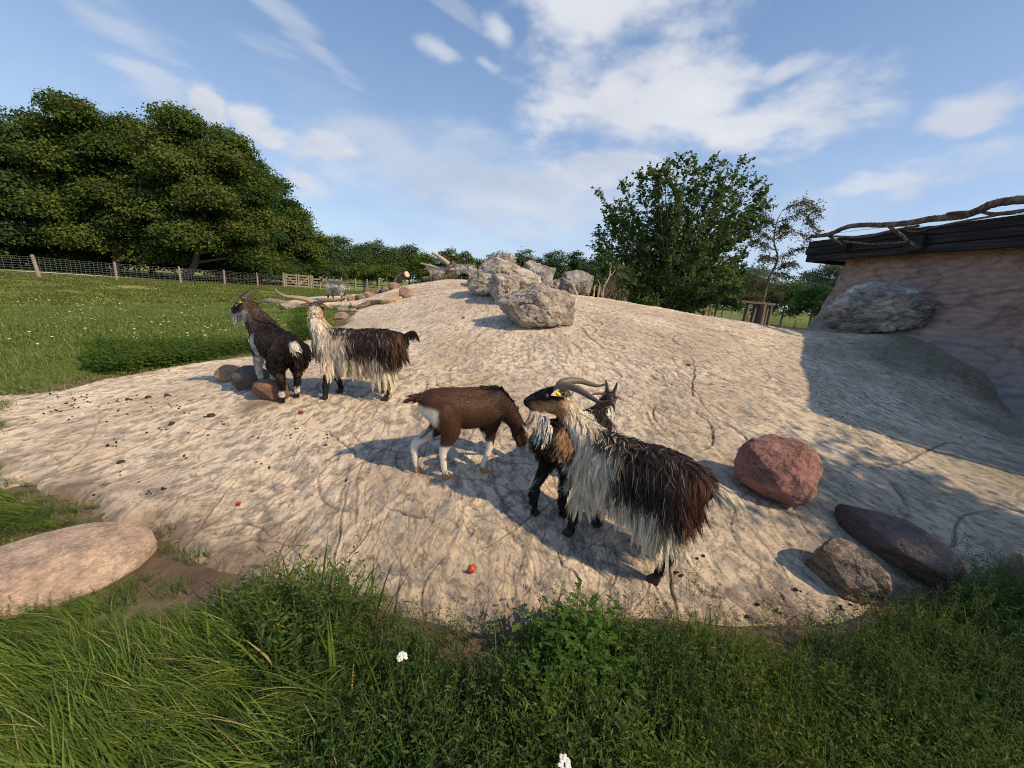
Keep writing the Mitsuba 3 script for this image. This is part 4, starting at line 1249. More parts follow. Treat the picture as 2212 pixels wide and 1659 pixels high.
NUB2 = [(.03, .028, .045), (.02, .036, .09), (.0, .045, .125), (-.02, .05, .15)]
build_goat('goat', 'small black and white kid with raised white tail behind the big-horned goat', (.50, 2.53), math.radians(50), .90,
           dict(neck=((.41, .02, .66), (.48, .04, .74)), head=(math.radians(12), math.radians(-20), 0), feet=dict(fl=(.26, .09), fr=(.24, -.08), hl=(-.39, .08), hr=(-.24, -.07))),
           dict(color=lambda p, n, c: col_d(p, n, c), coats=[('coat', coat_short(col_d, 15000, .05, .0024, 14, .25, .0, 3, .7)),
                                                            ('tail_hair', tuft(col_d, lambda p, c: (dist_to_tail(p, c) < .045) & (p[:, 0] < -.455), 700, .10, .0028, .75, .15, .35))],
                horns=[vee(1, NUB2), vee(-1, NUB2)], horn_r=.016, horn_c=(.07, .065, .06), horn_tip=(.05, .045, .045), horn_n=8, ears=((1, -.1, -.25, .3), (-1, -.1, -.25, .3)), ear_in=(.5, .33, .22), ear_out=(.45, .36, .3),
                tail=[(-.49, 0, .70), (-.51, 0, .77), (-.54, 0, .80)], fat=.85), seed=7)


# --- the three goats farther off
def col_grey(dark):
    def f(p, n, ctx, rng=None):
        k = rng.normal(0, 1, len(p)) if rng is not None else np.zeros(len(p))
        m = meshkit.fbm(p * 6 + 2, 3, 44)
        c = lerp3(np.tile((.60, .56, .50), (len(p), 1)), np.tile((.17, .155, .145), (len(p), 1)), np.clip(ss(.50, .64, m) * .7 + .25 * k + dark * ss(.60, .66, p[:, 2]), 0, 1))
        c = lerp3(c, np.tile((.10, .08, .07), (len(p), 1)), ss(.26, .2, p[:, 2]))
        fc, on = face_paint(p, ctx, WHITE, (.03, .027, .026), (.42, .38, .33), (.05, .045, .04))
        return lerp3(c, fc, on)
    return f


far = [('shaggy grey goat standing on the meadow beyond the two goats at left', (745, 650, 14.2), (-.32, .0), 163, .98, col_grey(1.4), (math.radians(32), math.radians(-30)), [(-.50, 0, .60), (-.52, 0, .54), (-.52, 0, .5)], HB),
       ('small grey and white goat with a dark back on the crest, left of the driftwood', (940, 604, 14.6), (0, 0), 168, .62, col_grey(.9), (math.radians(5), math.radians(-12)), [(-.50, 0, .68), (-.54, 0, .72), (-.58, 0, .72)], NUB),
       ('grey goat with a curled-up tail on the crest beside the pale boulders', (1000, 602, 14.4), (0, 0), 172, .74, col_grey(.5), (math.radians(0), math.radians(-8)), [(-.50, 0, .70), (-.53, 0, .78), (-.49, 0, .83)], NUB)]
for i, (lab, (px, py, Y), off, yw, sc, cf, hd, tl, hn) in enumerate(far):
    c = at_y(px, py, Y)
    build_goat('goat', lab, (c[0] + off[0], c[1] + off[1]), math.radians(yw), sc,
               dict(neck=((.43, .02, .66), (.52, .04, .72)), head=(hd[0], hd[1], 0), feet=dict(fl=(.28, .10), fr=(.22, -.10), hl=(-.33, .11), hr=(-.26, -.10))),
               dict(color=cf, coats=[('coat', coat_short(cf, 6000, .13, .006, 14, .08, 0, 3, .3))], horns=[vee(1, hn), vee(-1, hn)], horn_r=.02, horn_n=10, ears=((1, -.1, -.1, .3), (-1, -.1, -.1, .3)), ear_in=(.3, .24, .2), ear_out=(.12, .1, .09), tail=tl, fat=1.05), seed=60 + i)
# ---------------------------------------------------------------- trees
scene['mat_leaf'] = {'type': 'principledthin', 'base_color': VC, 'roughness': 0.5, 'diff_trans': 0.7, 'eta': 1.4}
scene['mat_trunk'] = two(bump(mikit.proc(lambda p, n, uv: fbm(p.x * 14, p.y * 14, p.z * 4, octaves=3), 4e-3), 0.03, prin(mikit.proc(lambda p, n, uv: mix((.10, .085, .07), (.24, .21, .18), fbm(p.x * 6, p.y * 6, p.z * 2.5, octaves=4))), 0.95, 0.1)))


def leaf_cards(c, nrm, size, rng, aspect=.62, fold=.25, tint=None):
    """Folded diamond leaves at c, facing nrm: two triangles each, colours per leaf."""
    n = len(c)
    a = np.cross(nrm, rng.normal(0, 1, (n, 3)))
    a /= np.linalg.norm(a, axis=1, keepdims=True) + 1e-9
    b = np.cross(nrm, a)
    L = (size * rng.uniform(.7, 1.3, n))[:, None]
    v = np.stack([c - a * L * .5, c + b * L * aspect * .5 + nrm * L * fold * .4, c + a * L * .5, c - b * L * aspect * .5 + nrm * L * fold * .4], 1)
    o = np.arange(n)[:, None] * 4
    f = np.concatenate([o + [0, 1, 2], o + [0, 2, 3]])
    return v.reshape(-1, 3), f, np.repeat(tint, 4, axis=0)


def unit(v):
    return v / (np.linalg.norm(v, axis=-1, keepdims=True) + 1e-9)


def crown(blobs, n, size, greens, rng, droop=.25, shell=.35, var=.25, up=.35, aspect=.62):
    """blobs: (x, y, z, rx, rz) lobes; leaves sit in clusters in the outer part of each lobe."""
    B = np.array(blobs, float)
    w = B[:, 3] ** 2
    per = rng.multinomial(n // 9, w / w.sum())
    cs, ns, ts = [], [], []
    for (x, y, z, rx, rz_), k in zip(B, per):
        if k == 0:
            continue
        d = unit(rng.normal(0, 1, (k, 3)))
        d[:, 2] = np.where(d[:, 2] < -.35, -d[:, 2] * .6, d[:, 2])
        d = unit(d)
        rad = rng.random(k) ** shell
        rad = rad * (1 + .30 * (meshkit.fbm(d * 2.2 + x, 3, 3) - .5) * 2)
        cl = np.array([x, y, z]) + d * rad[:, None] * np.array([rx, rx, rz_])
        tone = rng.normal(0, 1)
        m = rng.integers(5, 14, k)
        idx = np.repeat(np.arange(k), m)
        q = cl[idx] + rng.normal(0, 1, (len(idx), 3)) * np.array([1, 1, .45]) * size * 1.5
        nn = unit(d[idx] * .55 + np.array([0, 0, up]) + rng.normal(0, .42, (len(idx), 3)))
        g = greens[0] + (greens[1] - greens[0]) * np.clip(.5 + .22 * tone + .30 * rng.normal(0, 1, k)[idx] + .12 * rng.normal(0, 1, len(idx)), 0, 1)[:, None]
        if len(greens) > 2:
            g = g + (greens[2] - g) * ((rng.random(k) < .10)[idx] * .7)[:, None]
        cs.append(q), ns.append(nn), ts.append(g * rng.uniform(1 - var, 1 + var, len(idx))[:, None])
    return leaf_cards(np.vstack(cs), np.vstack(ns), size, rng, aspect, tint=np.clip(np.vstack(ts), .008, .5))


def lobes(cx, cy, z0, z1, rx, n, rng, r=(.34, .5), flat=.8, top=.55, prof=None):
    """Lobes spread over an egg-shaped crown."""
    out = []
    H = z1 - z0
    for i in range(n):
        t = (i + .5) / n
        h = 1 - abs(1 - 2 * t) * 0
        a = i * 2.39996 + rng.uniform(-.3, .3)
        env = prof(t) if prof else math.sin(math.pi * min(1, (.12 + .88 * t)) ** top) if False else (math.sin(math.pi * (0.16 + .80 * t)) ** .7)
        rr_ = rx * env * (.62 + .12 * rng.random())
        br = rx * rng.uniform(*r) * (.55 + .45 * env)
        out.append((cx + rr_ * math.cos(a), cy + rr_ * math.sin(a), z0 + br * flat * .6 + t * (H - br * flat * 1.5), br, br * flat))
    out.append((cx, cy, z0 + H * .5, rx * .6, H * .36))
    return out


def tree(name, label, base, z0, z1, rx, n, size, greens, trunk_r, seed, nl=16, group=None, cat_='tree', lean=(0, 0), r=(.34, .5), flat=.8, prof=None, extra=(), limbs=8, shell=.35, up=.35, aspect=.62, var=.25):
    g = np.random.default_rng(seed)
    k = thing(name, label, cat_, group)
    bx, by, bz = base
    bl = lobes(bx + lean[0], by + lean[1], z0, z1, rx, nl, g, r, flat, prof=prof) + list(extra)
    v, f, c = crown(bl, n, size, [np.array(q) for q in greens], g, shell=shell, up=up, aspect=aspect, var=var)
    obj('crown', tm(v, f), 'mat_leaf', k, color=c)
    top = z0 + (z1 - z0) * .75
    pts = [(bx, by, bz - .3, trunk_r * 1.35), (bx, by, bz + .25, trunk_r * 1.05), (bx + lean[0] * .35, by + lean[1] * .35, bz + (z0 - bz) * .8 + .5, trunk_r * .85), (bx + lean[0] * .8, by + lean[1] * .8, (z0 + top) / 2, trunk_r * .55), (bx + lean[0], by + lean[1], top, trunk_r * .15)]
    ms = [limb(pts, 24, 9, .06, seed)]
    for i in range(min(limbs, len(bl) - 1)):
        b = bl[(i * 3) % (len(bl) - 1)]
        s = np.clip((b[2] - z0) / max(top - z0, .1) * .6 + .0, .02, .8)
        st_ = np.array([bx + lean[0] * (.4 + .5 * s), by + lean[1] * (.4 + .5 * s), z0 + (top - z0) * s - .2])
        e = np.array(b[:3])
        md = (st_ + e) / 2 + [0, 0, .05 * np.linalg.norm(e - st_)]
        ms.append(limb([(*st_, trunk_r * .4), (*md, trunk_r * .24), (*e, trunk_r * .06)], 10, 6, 0, i))
    obj('trunk', cat(*ms), 'mat_trunk', k, smooth=True)
    return k


def px_tree(name, label, px, py_base, Yd, z_top_px, z_low_px, wpx, n, size, greens, trunk_r, seed, pc=None, **kw):
    """Trunk foot, top, underside and width as measured, at a distance Yd."""
    b = at_y(px, py_base, Yd)
    bz = float(gz(b[0], b[1])) if abs(b[0]) < 48 and b[1] < 60 else 0.0
    up_ = lambda yy: EYE + ray(px, yy) * (Yd / ray(px, yy)[1])
    z1, z0 = up_(z_top_px)[2], up_(z_low_px)[2]
    if pc is not None:                       # the crown's middle stands elsewhere than the trunk's foot
        z1, z0 = at_y(pc, z_top_px, Yd)[2], at_y(pc, z_low_px, Yd)[2]
        kw['lean'] = (at_y(pc, (z_top_px * .6 + z_low_px * .4), Yd)[0] - b[0], 0)
    d = depth_of(at_y(px, py_base, Yd))
    return tree(name, label, (b[0], b[1], bz), z0, z1, wpx * d / F / 2, n, size, greens, trunk_r, seed, **kw)


MAPLE = ((0.049, 0.091, 0.026), (0.128, 0.173, 0.045), (0.205, 0.204, 0.055))
MAPLED = ((0.041, 0.081, 0.034), (0.101, 0.16, 0.056), (0.143, 0.19, 0.076))
OAK = ((0.029, 0.066, 0.025), (0.073, 0.131, 0.04))
LIME = ((0.07, 0.117, 0.028), (0.163, 0.208, 0.052))
FAR_ = ((0.048, 0.09, 0.034), (0.105, 0.164, 0.056), (0.143, 0.19, 0.067))
BIRCH = ((0.065, 0.102, 0.035), (0.145, 0.181, 0.065))
WILLOW = ((0.102, 0.138, 0.094), (0.189, 0.232, 0.167))

DOME = lambda t: max(.3, (1 - max(0, (t - .42) / .64) ** 2.2) ** .5)
ROW = 'tall trees behind the wire fence at the left'
px_tree('tree', 'dark dense tree cut off by the left edge, leftmost of the tall row', -30, 590, 34, 206, 600, 210, 95000, .235, MAPLED, .34, 201, nl=26, pc=14, prof=DOME)
px_tree('tree', 'broad yellowish green maple with a sky gap in its crown, second of the tall row', 248, 588, 36, 214, 580, 240, 110000, .235, MAPLE, .33, 202, nl=26, pc=232, prof=DOME)
px_tree('tree', 'rounded green maple, third from the left in the tall row, pale trunk behind the fence', 397, 592, 37, 240, 580, 240, 110000, .235, MAPLE, .33, 203, nl=26, pc=448, prof=DOME)
px_tree('tree', 'dark oak partly hidden behind the third maple of the tall row', 556, 600, 48, 346, 606, 160, 42000, .26, OAK, .30, 204, nl=16, pc=566, prof=DOME)
px_tree('tree', 'yellow-tinged smaller tree closing the right end of the tall row', 622, 600, 50, 436, 606, 150, 34000, .29, LIME, .25, 205, nl=15, pc=622)
px_tree('tree', 'added dark tree standing in for the shade behind the two maple trunks of the tall row', 330, 592, 47, 300, 606, 460, 26000, .34, OAK, .3, 206, nl=18)  # added as dark backing where the crowns leave only shade
for i, (px, pt, pl, w, lab) in enumerate(((40, 545, 592, 130, 'low bright green hedge bush at the left edge under the tall row'), (150, 552, 596, 120, 'low hedge bush under the second tall maple'), (520, 555, 612, 150, 'dark bush at the foot of the dark oak'), (600, 560, 612, 110, 'bush with yellowish leaves behind the pale gate'))):
    px_tree('bush', lab, px, 604, 42 + 2 * (i % 2), pt, pl, w, 7000, .20, MAPLE if i != 2 else OAK, .06, 215 + i, nl=8, cat_='bush', limbs=3)

for i, (px, y1, w, top, low, n, gr, lab) in enumerate((
        (742, 90, 150, 508, 618, 26000, FAR_, 'dark round tree at the left of the distant wood'), (815, 96, 130, 518, 618, 21000, FAR_, 'dark green tree in the middle of the distant wood'),
        (884, 100, 120, 528, 620, 19000, FAR_, 'dark tree at the right end of the distant wood, behind the raised log'), (918, 88, 60, 548, 608, 7000, LIME, 'yellowish tree just left of the driftwood branches'),
        (786, 72, 60, 570, 608, 7000, LIME, 'small bright green tree in front of the distant wood, left one'), (843, 70, 66, 572, 608, 7500, LIME, 'small bright green round tree in front of the distant wood, right one'),
        (716, 78, 60, 560, 606, 6000, FAR_, 'small dark tree at the left foot of the distant wood'),
        (968, 80, 56, 536, 610, 6000, BIRCH, 'feathery birch behind the driftwood branches'), (1002, 84, 50, 543, 610, 5000, BIRCH, 'thin birch right of the driftwood branches'), (1032, 80, 56, 558, 612, 5000, FAR_, 'low round tree left of the crest boulders'),
        (1072, 82, 60, 543, 614, 6000, BIRCH, 'birch straight behind the top crest boulder'), (1128, 80, 46, 536, 618, 5000, BIRCH, 'narrow pointed birch behind the flat-topped crest boulder'), (1158, 84, 40, 556, 618, 3500, FAR_, 'small dark tree right of the narrow pointed birch'),
        (1192, 78, 66, 538, 622, 7000, FAR_, 'round dark tree behind the pale pointed boulder'), (1236, 80, 54, 540, 624, 6000, OAK, 'dark tree behind the right-hand crest block'), (1276, 64, 80, 556, 632, 8000, FAR_, 'broad tree at the left foot of the big green tree'))):
    px_tree('far_tree', lab, px, 606 + max(0, (px - 880)) * .07, y1, top, low, w, n, .34 * y1 / 85, gr, .22, 230 + i, nl=11, limbs=4, r=(.36, .55))

hk = thing('hedge', 'added dark hedge standing in for the shade under the tall row', 'hedge')  # dark foliage added in place of the shade below the crowns
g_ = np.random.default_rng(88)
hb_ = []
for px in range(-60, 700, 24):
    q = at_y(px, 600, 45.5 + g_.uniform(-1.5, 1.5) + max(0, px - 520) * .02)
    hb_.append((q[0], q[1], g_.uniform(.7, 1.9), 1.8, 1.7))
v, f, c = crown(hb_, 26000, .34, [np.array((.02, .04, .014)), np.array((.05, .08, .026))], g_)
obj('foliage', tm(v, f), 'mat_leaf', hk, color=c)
# the leafy tree behind the crest, several stems
def stemmed_tree():
    g = np.random.default_rng(77)
    k = thing('leafy_tree', 'big fresh green tree with many stems rising behind the crest of the rock', 'tree')
    Yd = 15.5
    b = at_y(1442, 668, Yd)
    b[2] = float(gz(b[0], b[1]))
    dp = depth_of(b)
    P = lambda px, py, dy=0.0: at_y(px, py, Yd + dy)
    tips = []
    for px, py in ((1285, 405), (1292, 500), (1300, 455), (1325, 430), (1345, 390), (1372, 372), (1400, 360), (1420, 372), (1440, 340), (1468, 330), (1490, 345), (1512, 335), (1540, 328), (1560, 345), (1585, 350), (1606, 338), (1620, 372), (1640, 380), (1655, 410), (1660, 440), (1650, 470), (1628, 500),
                   (1615, 540), (1585, 570), (1560, 600), (1590, 620), (1540, 640), (1480, 650), (1420, 640), (1375, 630), (1330, 615), (1300, 590), (1290, 560), (1283, 530), (1350, 560), (1400, 560), (1450, 560), (1500, 570), (1530, 600), (1390, 500), (1440, 470), (1490, 480), (1540, 470), (1580, 480), (1345, 480),
                   (1360, 440), (1410, 430), (1460, 410), (1510, 400), (1560, 410), (1600, 430), (1330, 540), (1570, 520), (1520, 520), (1430, 520), (1470, 600), (1310, 620), (1380, 590), (1440, 610), (1298, 540), (1306, 570), (1318, 590), (1640, 445), (1645, 430), (1620, 460), (1600, 560), (1575, 590), (1610, 590), (1525, 650), (1560, 640), (1400, 655), (1350, 640), (1316, 500), (1310, 480)):
        tips.append(P(px + g.uniform(-6, 6), py + g.uniform(-5, 5), g.uniform(-1.6, 1.8)))
    tips = np.array(tips)
    ms, cl, cn = [], [], []
    ms.append(limb([(b[0], b[1], b[2] - .2, .17), (b[0] + .02, b[1], b[2] + .5, .14), (b[0] - .05, b[1], b[2] + 1.2, .10)], 10, 9, .05))
    hub = np.array([b[0] - .02, b[1], b[2] + .55])
    for i, t in enumerate(tips):
        m1 = hub + (t - hub) * .35 + np.array([0, 0, .16 * np.linalg.norm(t - hub)]) * (.3 if t[2] > 3 else .12)
        m1[:2] = hub[:2] + (t[:2] - hub[:2]) * g.uniform(.16, .34)
        m2 = hub + (t - hub) * .7 + np.array([0, 0, .18])
        R0 = g.uniform(.025, .045)
        q = smooth_path([(*hub, R0), (*m1, R0 * .8), (*m2, R0 * .45), (*t, .005)], 16)
        ms.append(tube(q[:, :3], q[:, 3], 5))
        # twigs
        for j in range(78):
            s = g.uniform(.30, 1.0)
            o = q[int(s * 15), :3]
            d = unit(unit(q[15, :3] - q[10, :3]) * .7 + g.normal(0, .65, 3) + [0, 0, .25])
            L = g.uniform(.20, .62) * (1.25 - .5 * s)
            e = o + d * L
            if j % 4 == 0:
                ms.append(tube(np.array([o, (o + e) / 2 + [0, 0, .02], e]), [.006, .004, .002], 3, cap=False))
            mleaf = g.integers(5, 10)
            for s2 in np.linspace(.3, 1.05, mleaf):
                side = unit(np.cross(d, g.normal(0, 1, 3)))
                cl.append(o + d * L * s2 + side * .05)
                cn.append(unit(np.array([0, 0, .55]) + side * .35 + g.normal(0, .45, 3) + .25 * unit(t - hub)))
    cl, cn = np.array(cl), np.array(cn)
    tone = np.clip(.45 + (meshkit.fbm(cl * 1.1, 3, 4) - .5) * 2.0 + g.normal(0, .22, len(cl)), 0, 1)[:, None]
    tint = np.array([.058, .105, .034]) + (np.array([.15, .215, .075]) - np.array([.058, .105, .034])) * tone
    v, f, c = leaf_cards(cl, cn, .135, g, .68, tint=tint)
    obj('crown', tm(v, f), 'mat_leaf', k, color=c)
    obj('trunk', cat(*ms), 'mat_trunk', k, smooth=True)


stemmed_tree()


def slender_tree():
    g = np.random.default_rng(78)
    k = thing('slender_tree', 'slender open tree with drooping twigs left of the shed eave', 'tree')
    Yd = 17.0
    P = lambda px, py, dy=0.0: at_y(px, py, Yd + dy)
    b = P(1645, 680)
    b[2] = float(gz(b[0], b[1]))
    trunk = [(*b, .085), (*P(1650, 640), .07), (*P(1662, 600), .055), (*P(1680, 560), .045), (*P(1672, 520), .03), (*P(1678, 480), .02), (*P(1690, 455), .008)]
    ms = [limb(trunk, 30, 7, .05)]
    arms = [[(1680, 560), (1705, 545), (1735, 535), (1752, 540)], [(1675, 540), (1650, 530), (1630, 520), (1618, 525)], [(1672, 520), (1700, 500), (1730, 505), (1752, 520)], [(1676, 495), (1655, 470), (1640, 462)], [(1680, 480), (1710, 470), (1735, 455), (1762, 448), (1770, 470)], [(1690, 455), (1720, 440), (1748, 438), (1764, 455)],
            [(1662, 600), (1690, 590), (1712, 600)], [(1655, 615), (1635, 605), (1620, 612)], [(1672, 520), (1645, 500), (1628, 498)], [(1680, 560), (1655, 555), (1640, 560)], [(1674, 510), (1690, 490), (1705, 488)], [(1668, 585), (1700, 570), (1720, 572)], [(1735, 455), (1750, 480), (1772, 500)], [(1650, 640), (1672, 630), (1690, 640)], [(1650, 640), (1625, 640), (1605, 650)], [(1660, 610), (1640, 630), (1630, 650)]]
    cl, cn = [], []
    for a in arms:
        pts = np.array([P(px, py, g.uniform(-.5, .5)) for px, py in a])
        q = smooth_path(np.c_[pts, np.linspace(.022, .004, len(pts))], 14)
        ms.append(tube(q[:, :3], q[:, 3], 5))
        for j in range(70):
            s = g.uniform(.15, 1)
            o = q[int(s * 13), :3]
            d = unit(g.normal(0, 1, 3) + [0, 0, -.5])
            L = g.uniform(.12, .38)
            if j % 2:
                ms.append(tube(np.array([o, o + d * L]), [.004, .002], 3, cap=False))
            for s2 in np.linspace(.2, 1, g.integers(5, 10)):
                cl.append(o + d * L * s2 + g.normal(0, .04, 3))
                cn.append(unit(g.normal(0, 1, 3) + [0, 0, .6]))
    cl, cn = np.array(cl), np.array(cn)
    tint = np.array([.075, .092, .040]) + (np.array([.16, .17, .08]) - np.array([.075, .092, .040])) * g.random(len(cl))[:, None]
    v, f, c = leaf_cards(cl, cn, .088, g, .46, tint=tint)
    obj('crown', tm(v, f), 'mat_leaf', k, color=c)
    obj('trunk', cat(*ms), 'mat_trunk', k, smooth=True)


slender_tree()
for i, (px, Yd, w, top, low, n, s, gr, lab, nm) in enumerate((
        (1330, 34, 150, 600, 668, 9000, .20, OAK, 'dark hedge behind the bare twigs and the big green tree', 'bush'), (1440, 38, 160, 596, 676, 9000, .22, OAK, 'dark bush in the shade under the big green tree', 'bush'), (1545, 44, 150, 572, 680, 11000, .24, FAR_, 'bush with greyish crown right of the big green tree', 'bush'),
        (1612, 50, 120, 566, 688, 9000, .26, WILLOW, 'pale grey-green willow between the big green tree and the slender one', 'tree'), (1690, 36, 110, 600, 690, 8000, .18, FAR_, 'rounded bush below the slender tree', 'bush'), (1768, 40, 130, 552, 690, 14000, .20, WILLOW, 'silvery willow close to the shed corner', 'tree'),
        (1752, 30, 80, 610, 690, 6000, .14, OAK, 'dark bush in front of the silvery willow', 'bush'), (1792, 20, 60, 618, 690, 5000, .10, FAR_, 'elder bush with whitish heads beside the shed corner', 'bush'), (1470, 26, 50, 640, 690, 3500, .11, WILLOW, 'small grey-leaved bush at the foot of the big green tree', 'bush'), (1532, 60, 60, 622, 672, 3000, .2, BIRCH, 'tiny pale birch far off between the fence posts', 'tree'))):
    px_tree(nm, lab, px, 668 + (px - 1440) * .06, Yd, top, low, w, n, s, gr, .10, 270 + i, nl=9, limbs=4, cat_='bush' if nm == 'bush' else 'tree', r=(.36, .55), lean=(0, 0))
# the tree outside the picture at the right whose shade dapples the rock
tree('tree', 'tree beyond the right edge shading the rock', (7.7, .25, 0), 2.5, 5.2, 1.25, 4200, .14, MAPLE, .12, 299, nl=11)
# ---------------------------------------------------------------- fences, gate, posts
scene['mat_post'] = two(bump(mikit.proc(lambda p, n, uv: fbm(p.x * 60, p.y * 60, p.z * 5, octaves=3), 2e-3), 0.008, prin(mikit.proc(lambda p, n, uv: mix((.18, .16, .135), (.36, .33, .285), fbm(p.x * 30, p.y * 30, p.z * 4, octaves=3))), 0.9, 0.1)))
scene['mat_post_dark'] = two(prin(mikit.proc(lambda p, n, uv: mix((.10, .085, .07), (.24, .20, .165), fbm(p.x * 30, p.y * 30, p.z * 4, octaves=3))), 0.9, 0.1))
scene['mat_wire'] = two(prin((.20, .21, .21), 0.5, 0.5))


def post_mesh(h, r, lean=(0, 0), seed=0, flat=False):
    q = [(0, 0, -.15, r * 1.04), (lean[0] * .3, lean[1] * .3, h * .35, r), (lean[0] * .8, lean[1] * .8, h * .8, r * .97), (lean[0], lean[1], h, r * .93)]
    return limb(q, 8, 9, .05, seed)


def mesh_wire(a, b, h, nh, step, t=.007):
    """Woven wire from a to b: level wires and upright stays, closer together low down."""
    L = np.linalg.norm(b[:2] - a[:2])
    ms = []
    for k in range(nh + 1):
        z = h * (.04 + .96 * (k / nh) ** .85)
        s = np.linspace(0, 1, max(3, int(L / 1.5)))
        p = a + (b - a) * s[:, None] + np.c_[s * 0, s * 0, z + .02 * np.sin(s * math.pi) * -1]
        ms.append(tube(p, t, 3, cap=False))
    for j in range(int(L / step)):
        s = (j + .5) * step / L
        p = a + (b - a) * s
        ms.append(tube(np.array([p + [0, 0, .04 * h], p + [0, 0, h]]), t, 3, cap=False))
    return cat(*ms)


PG = 'pale wooden posts of the left wire fence'
fp = [(-140, 592, 20.0), (85, 599.5, 22.5), (253, 605.6, 27.5), (391, 612, 30.0), (486, 614.5, 34.5), (557, 617.5, 37.0), (612, 619.5, 41.0)]
leans = [(0, 0), (-.17, 0), (0, 0), (-.03, 0), (0, 0), (0, 0), (0, 0)]
FP = []
for (px, py, Yd), ln in zip(fp, leans):
    b = at_y(px, py, Yd)
    b[2] = float(gz(b[0], b[1]))
    FP.append(b)
fence = thing('wire_fence', 'woven wire fence on pale posts along the left side of the meadow', 'fence')
for i, b in enumerate(FP):
    obj('post', place(post_mesh(1.25, .085 if i == 1 else .075, leans[i], i), b), 'mat_post', fence, smooth=50)
for a, b in zip(FP, FP[1:]):
    obj('wire_mesh', mesh_wire(a, b, 1.12, 8, .30), 'mat_wire', fence)


def plank(a, b, h, t, z, mat, par, name='rail'):
    a, b = np.asarray(a, float), np.asarray(b, float)
    L = np.linalg.norm((b - a))
    yaw = math.atan2(b[1] - a[1], b[0] - a[0])
    pit = math.atan2(b[2] - a[2], np.hypot(*(b - a)[:2]))
    m = box(L, t, h, ch=.006)
    M = trimesh.transformations.euler_matrix(0, -pit, yaw)
    M[:3, 3] = (a + b) / 2 + [0, 0, z]
    m.apply_transform(M)
    return obj(name, m, mat, par)


# double gate of pale planks
gate = thing('gate', 'pale wooden double gate with diagonal braces between the wire fence and the rail fence', 'gate')
ga, gb = at_y(614, 619.5, 41.0), at_y(672, 621.5, 42.6)
for q in (ga, gb):
    q[2] = float(gz(q[0], q[1]))
gm = (ga + gb) / 2
Hg = 1.22
for q in (ga, gb):
    obj('post', place(post_mesh(1.42, .10), q), 'mat_post', gate, smooth=50)
for p, q, sg in ((ga, gm, 1), (gb, gm, -1)):
    d = (q - p) / np.linalg.norm(q - p)
    p_, q_ = p + d * .14, q - d * .04
    leaf = key_for('leaf', gate)
    for z in (.16, .42, .68, .94, Hg):
        plank(p_, q_, .11, .035, z, 'mat_post', leaf)
    for e in (p_ + d * .06, q_ - d * .06):
        obj('stile', place(box(.12, .05, Hg + .06, ch=.006), e + [0, 0, Hg / 2 + .10], math.atan2(d[1], d[0])), 'mat_post', leaf)
    off = np.array([d[1], -d[0], 0]) * .045 * (1 if d[1] * 0 - d[0] * 1 < 0 or sg < 0 else 1)
    off = off if off[1] < 0 else -off
    plank(p_ + [0, 0, Hg - .02] + off, q_ + [0, 0, .20] + off, .11, .03, 0, 'mat_post', leaf, 'brace')

# rail fence running on behind the grey goat, then posts into the far field
rail = thing('rail_fence', 'low grey rail fence right of the gate, behind the shaggy grey goat', 'fence')
RP = []
for px, py, Yd in ((676, 621.5, 43), (692, 622, 44.5), (706, 622, 47), (720.5, 622.5, 50), (738, 623, 54)):
    b = at_y(px, py, Yd)
    b[2] = 0.0
    RP.append(b)
    obj('post', place(post_mesh(1.35, .08), b), 'mat_post', rail, smooth=50)
for a, b in zip(RP, RP[1:]):
    for z in (.35, .68, 1.0):
        plank(a, b, .12, .04, z, 'mat_post', rail)
ff = thing('field_fence', 'wire fence with pale posts crossing the far field towards the crest', 'fence')
Q = []
for px, py, Yd in ((738, 620, 54), (768, 627, 45), (793, 624, 50), (818, 624, 46), (856, 622, 52), (880, 624, 48), (903, 622, 54), (960, 630, 50), (1010, 632, 52)):
    b = at_y(px, py, Yd)
    b[2] = 0.0
    Q.append(b)
    obj('post', place(post_mesh(1.45, .085), b), 'mat_post', ff, smooth=50)
for a, b in zip(Q, Q[1:]):
    obj('wire_mesh', mesh_wire(a, b, 1.1, 4, 1.0, .010), 'mat_wire', ff)
path = [at_y(px, py, Yd) for px, py, Yd in ((60, 590, 30), (300, 601, 33), (450, 608, 37), (560, 614, 41), (640, 617, 46))]
pv = []
for q in smooth_path(np.array(path), 40):
    for o in (-1.0, 1.0):
        x, y = q[0] + .3 * o, q[1] + o
        pv.append([x, y, max(float(gz(x, y)), -.05) + .05])
pi = np.arange(39)
scene['mat_path'] = prin(mikit.proc(lambda p, n, uv: mix((.30, .27, .22), (.42, .38, .32), fbm(p.x * 4, p.y * 4, octaves=3))), 0.95, 0.1)
obj('path', tm(pv, np.vstack([np.stack([2 * pi, 2 * pi + 2, 2 * pi + 1], 1), np.stack([2 * pi + 1, 2 * pi + 2, 2 * pi + 3], 1)])), 'mat_path', kind='structure')

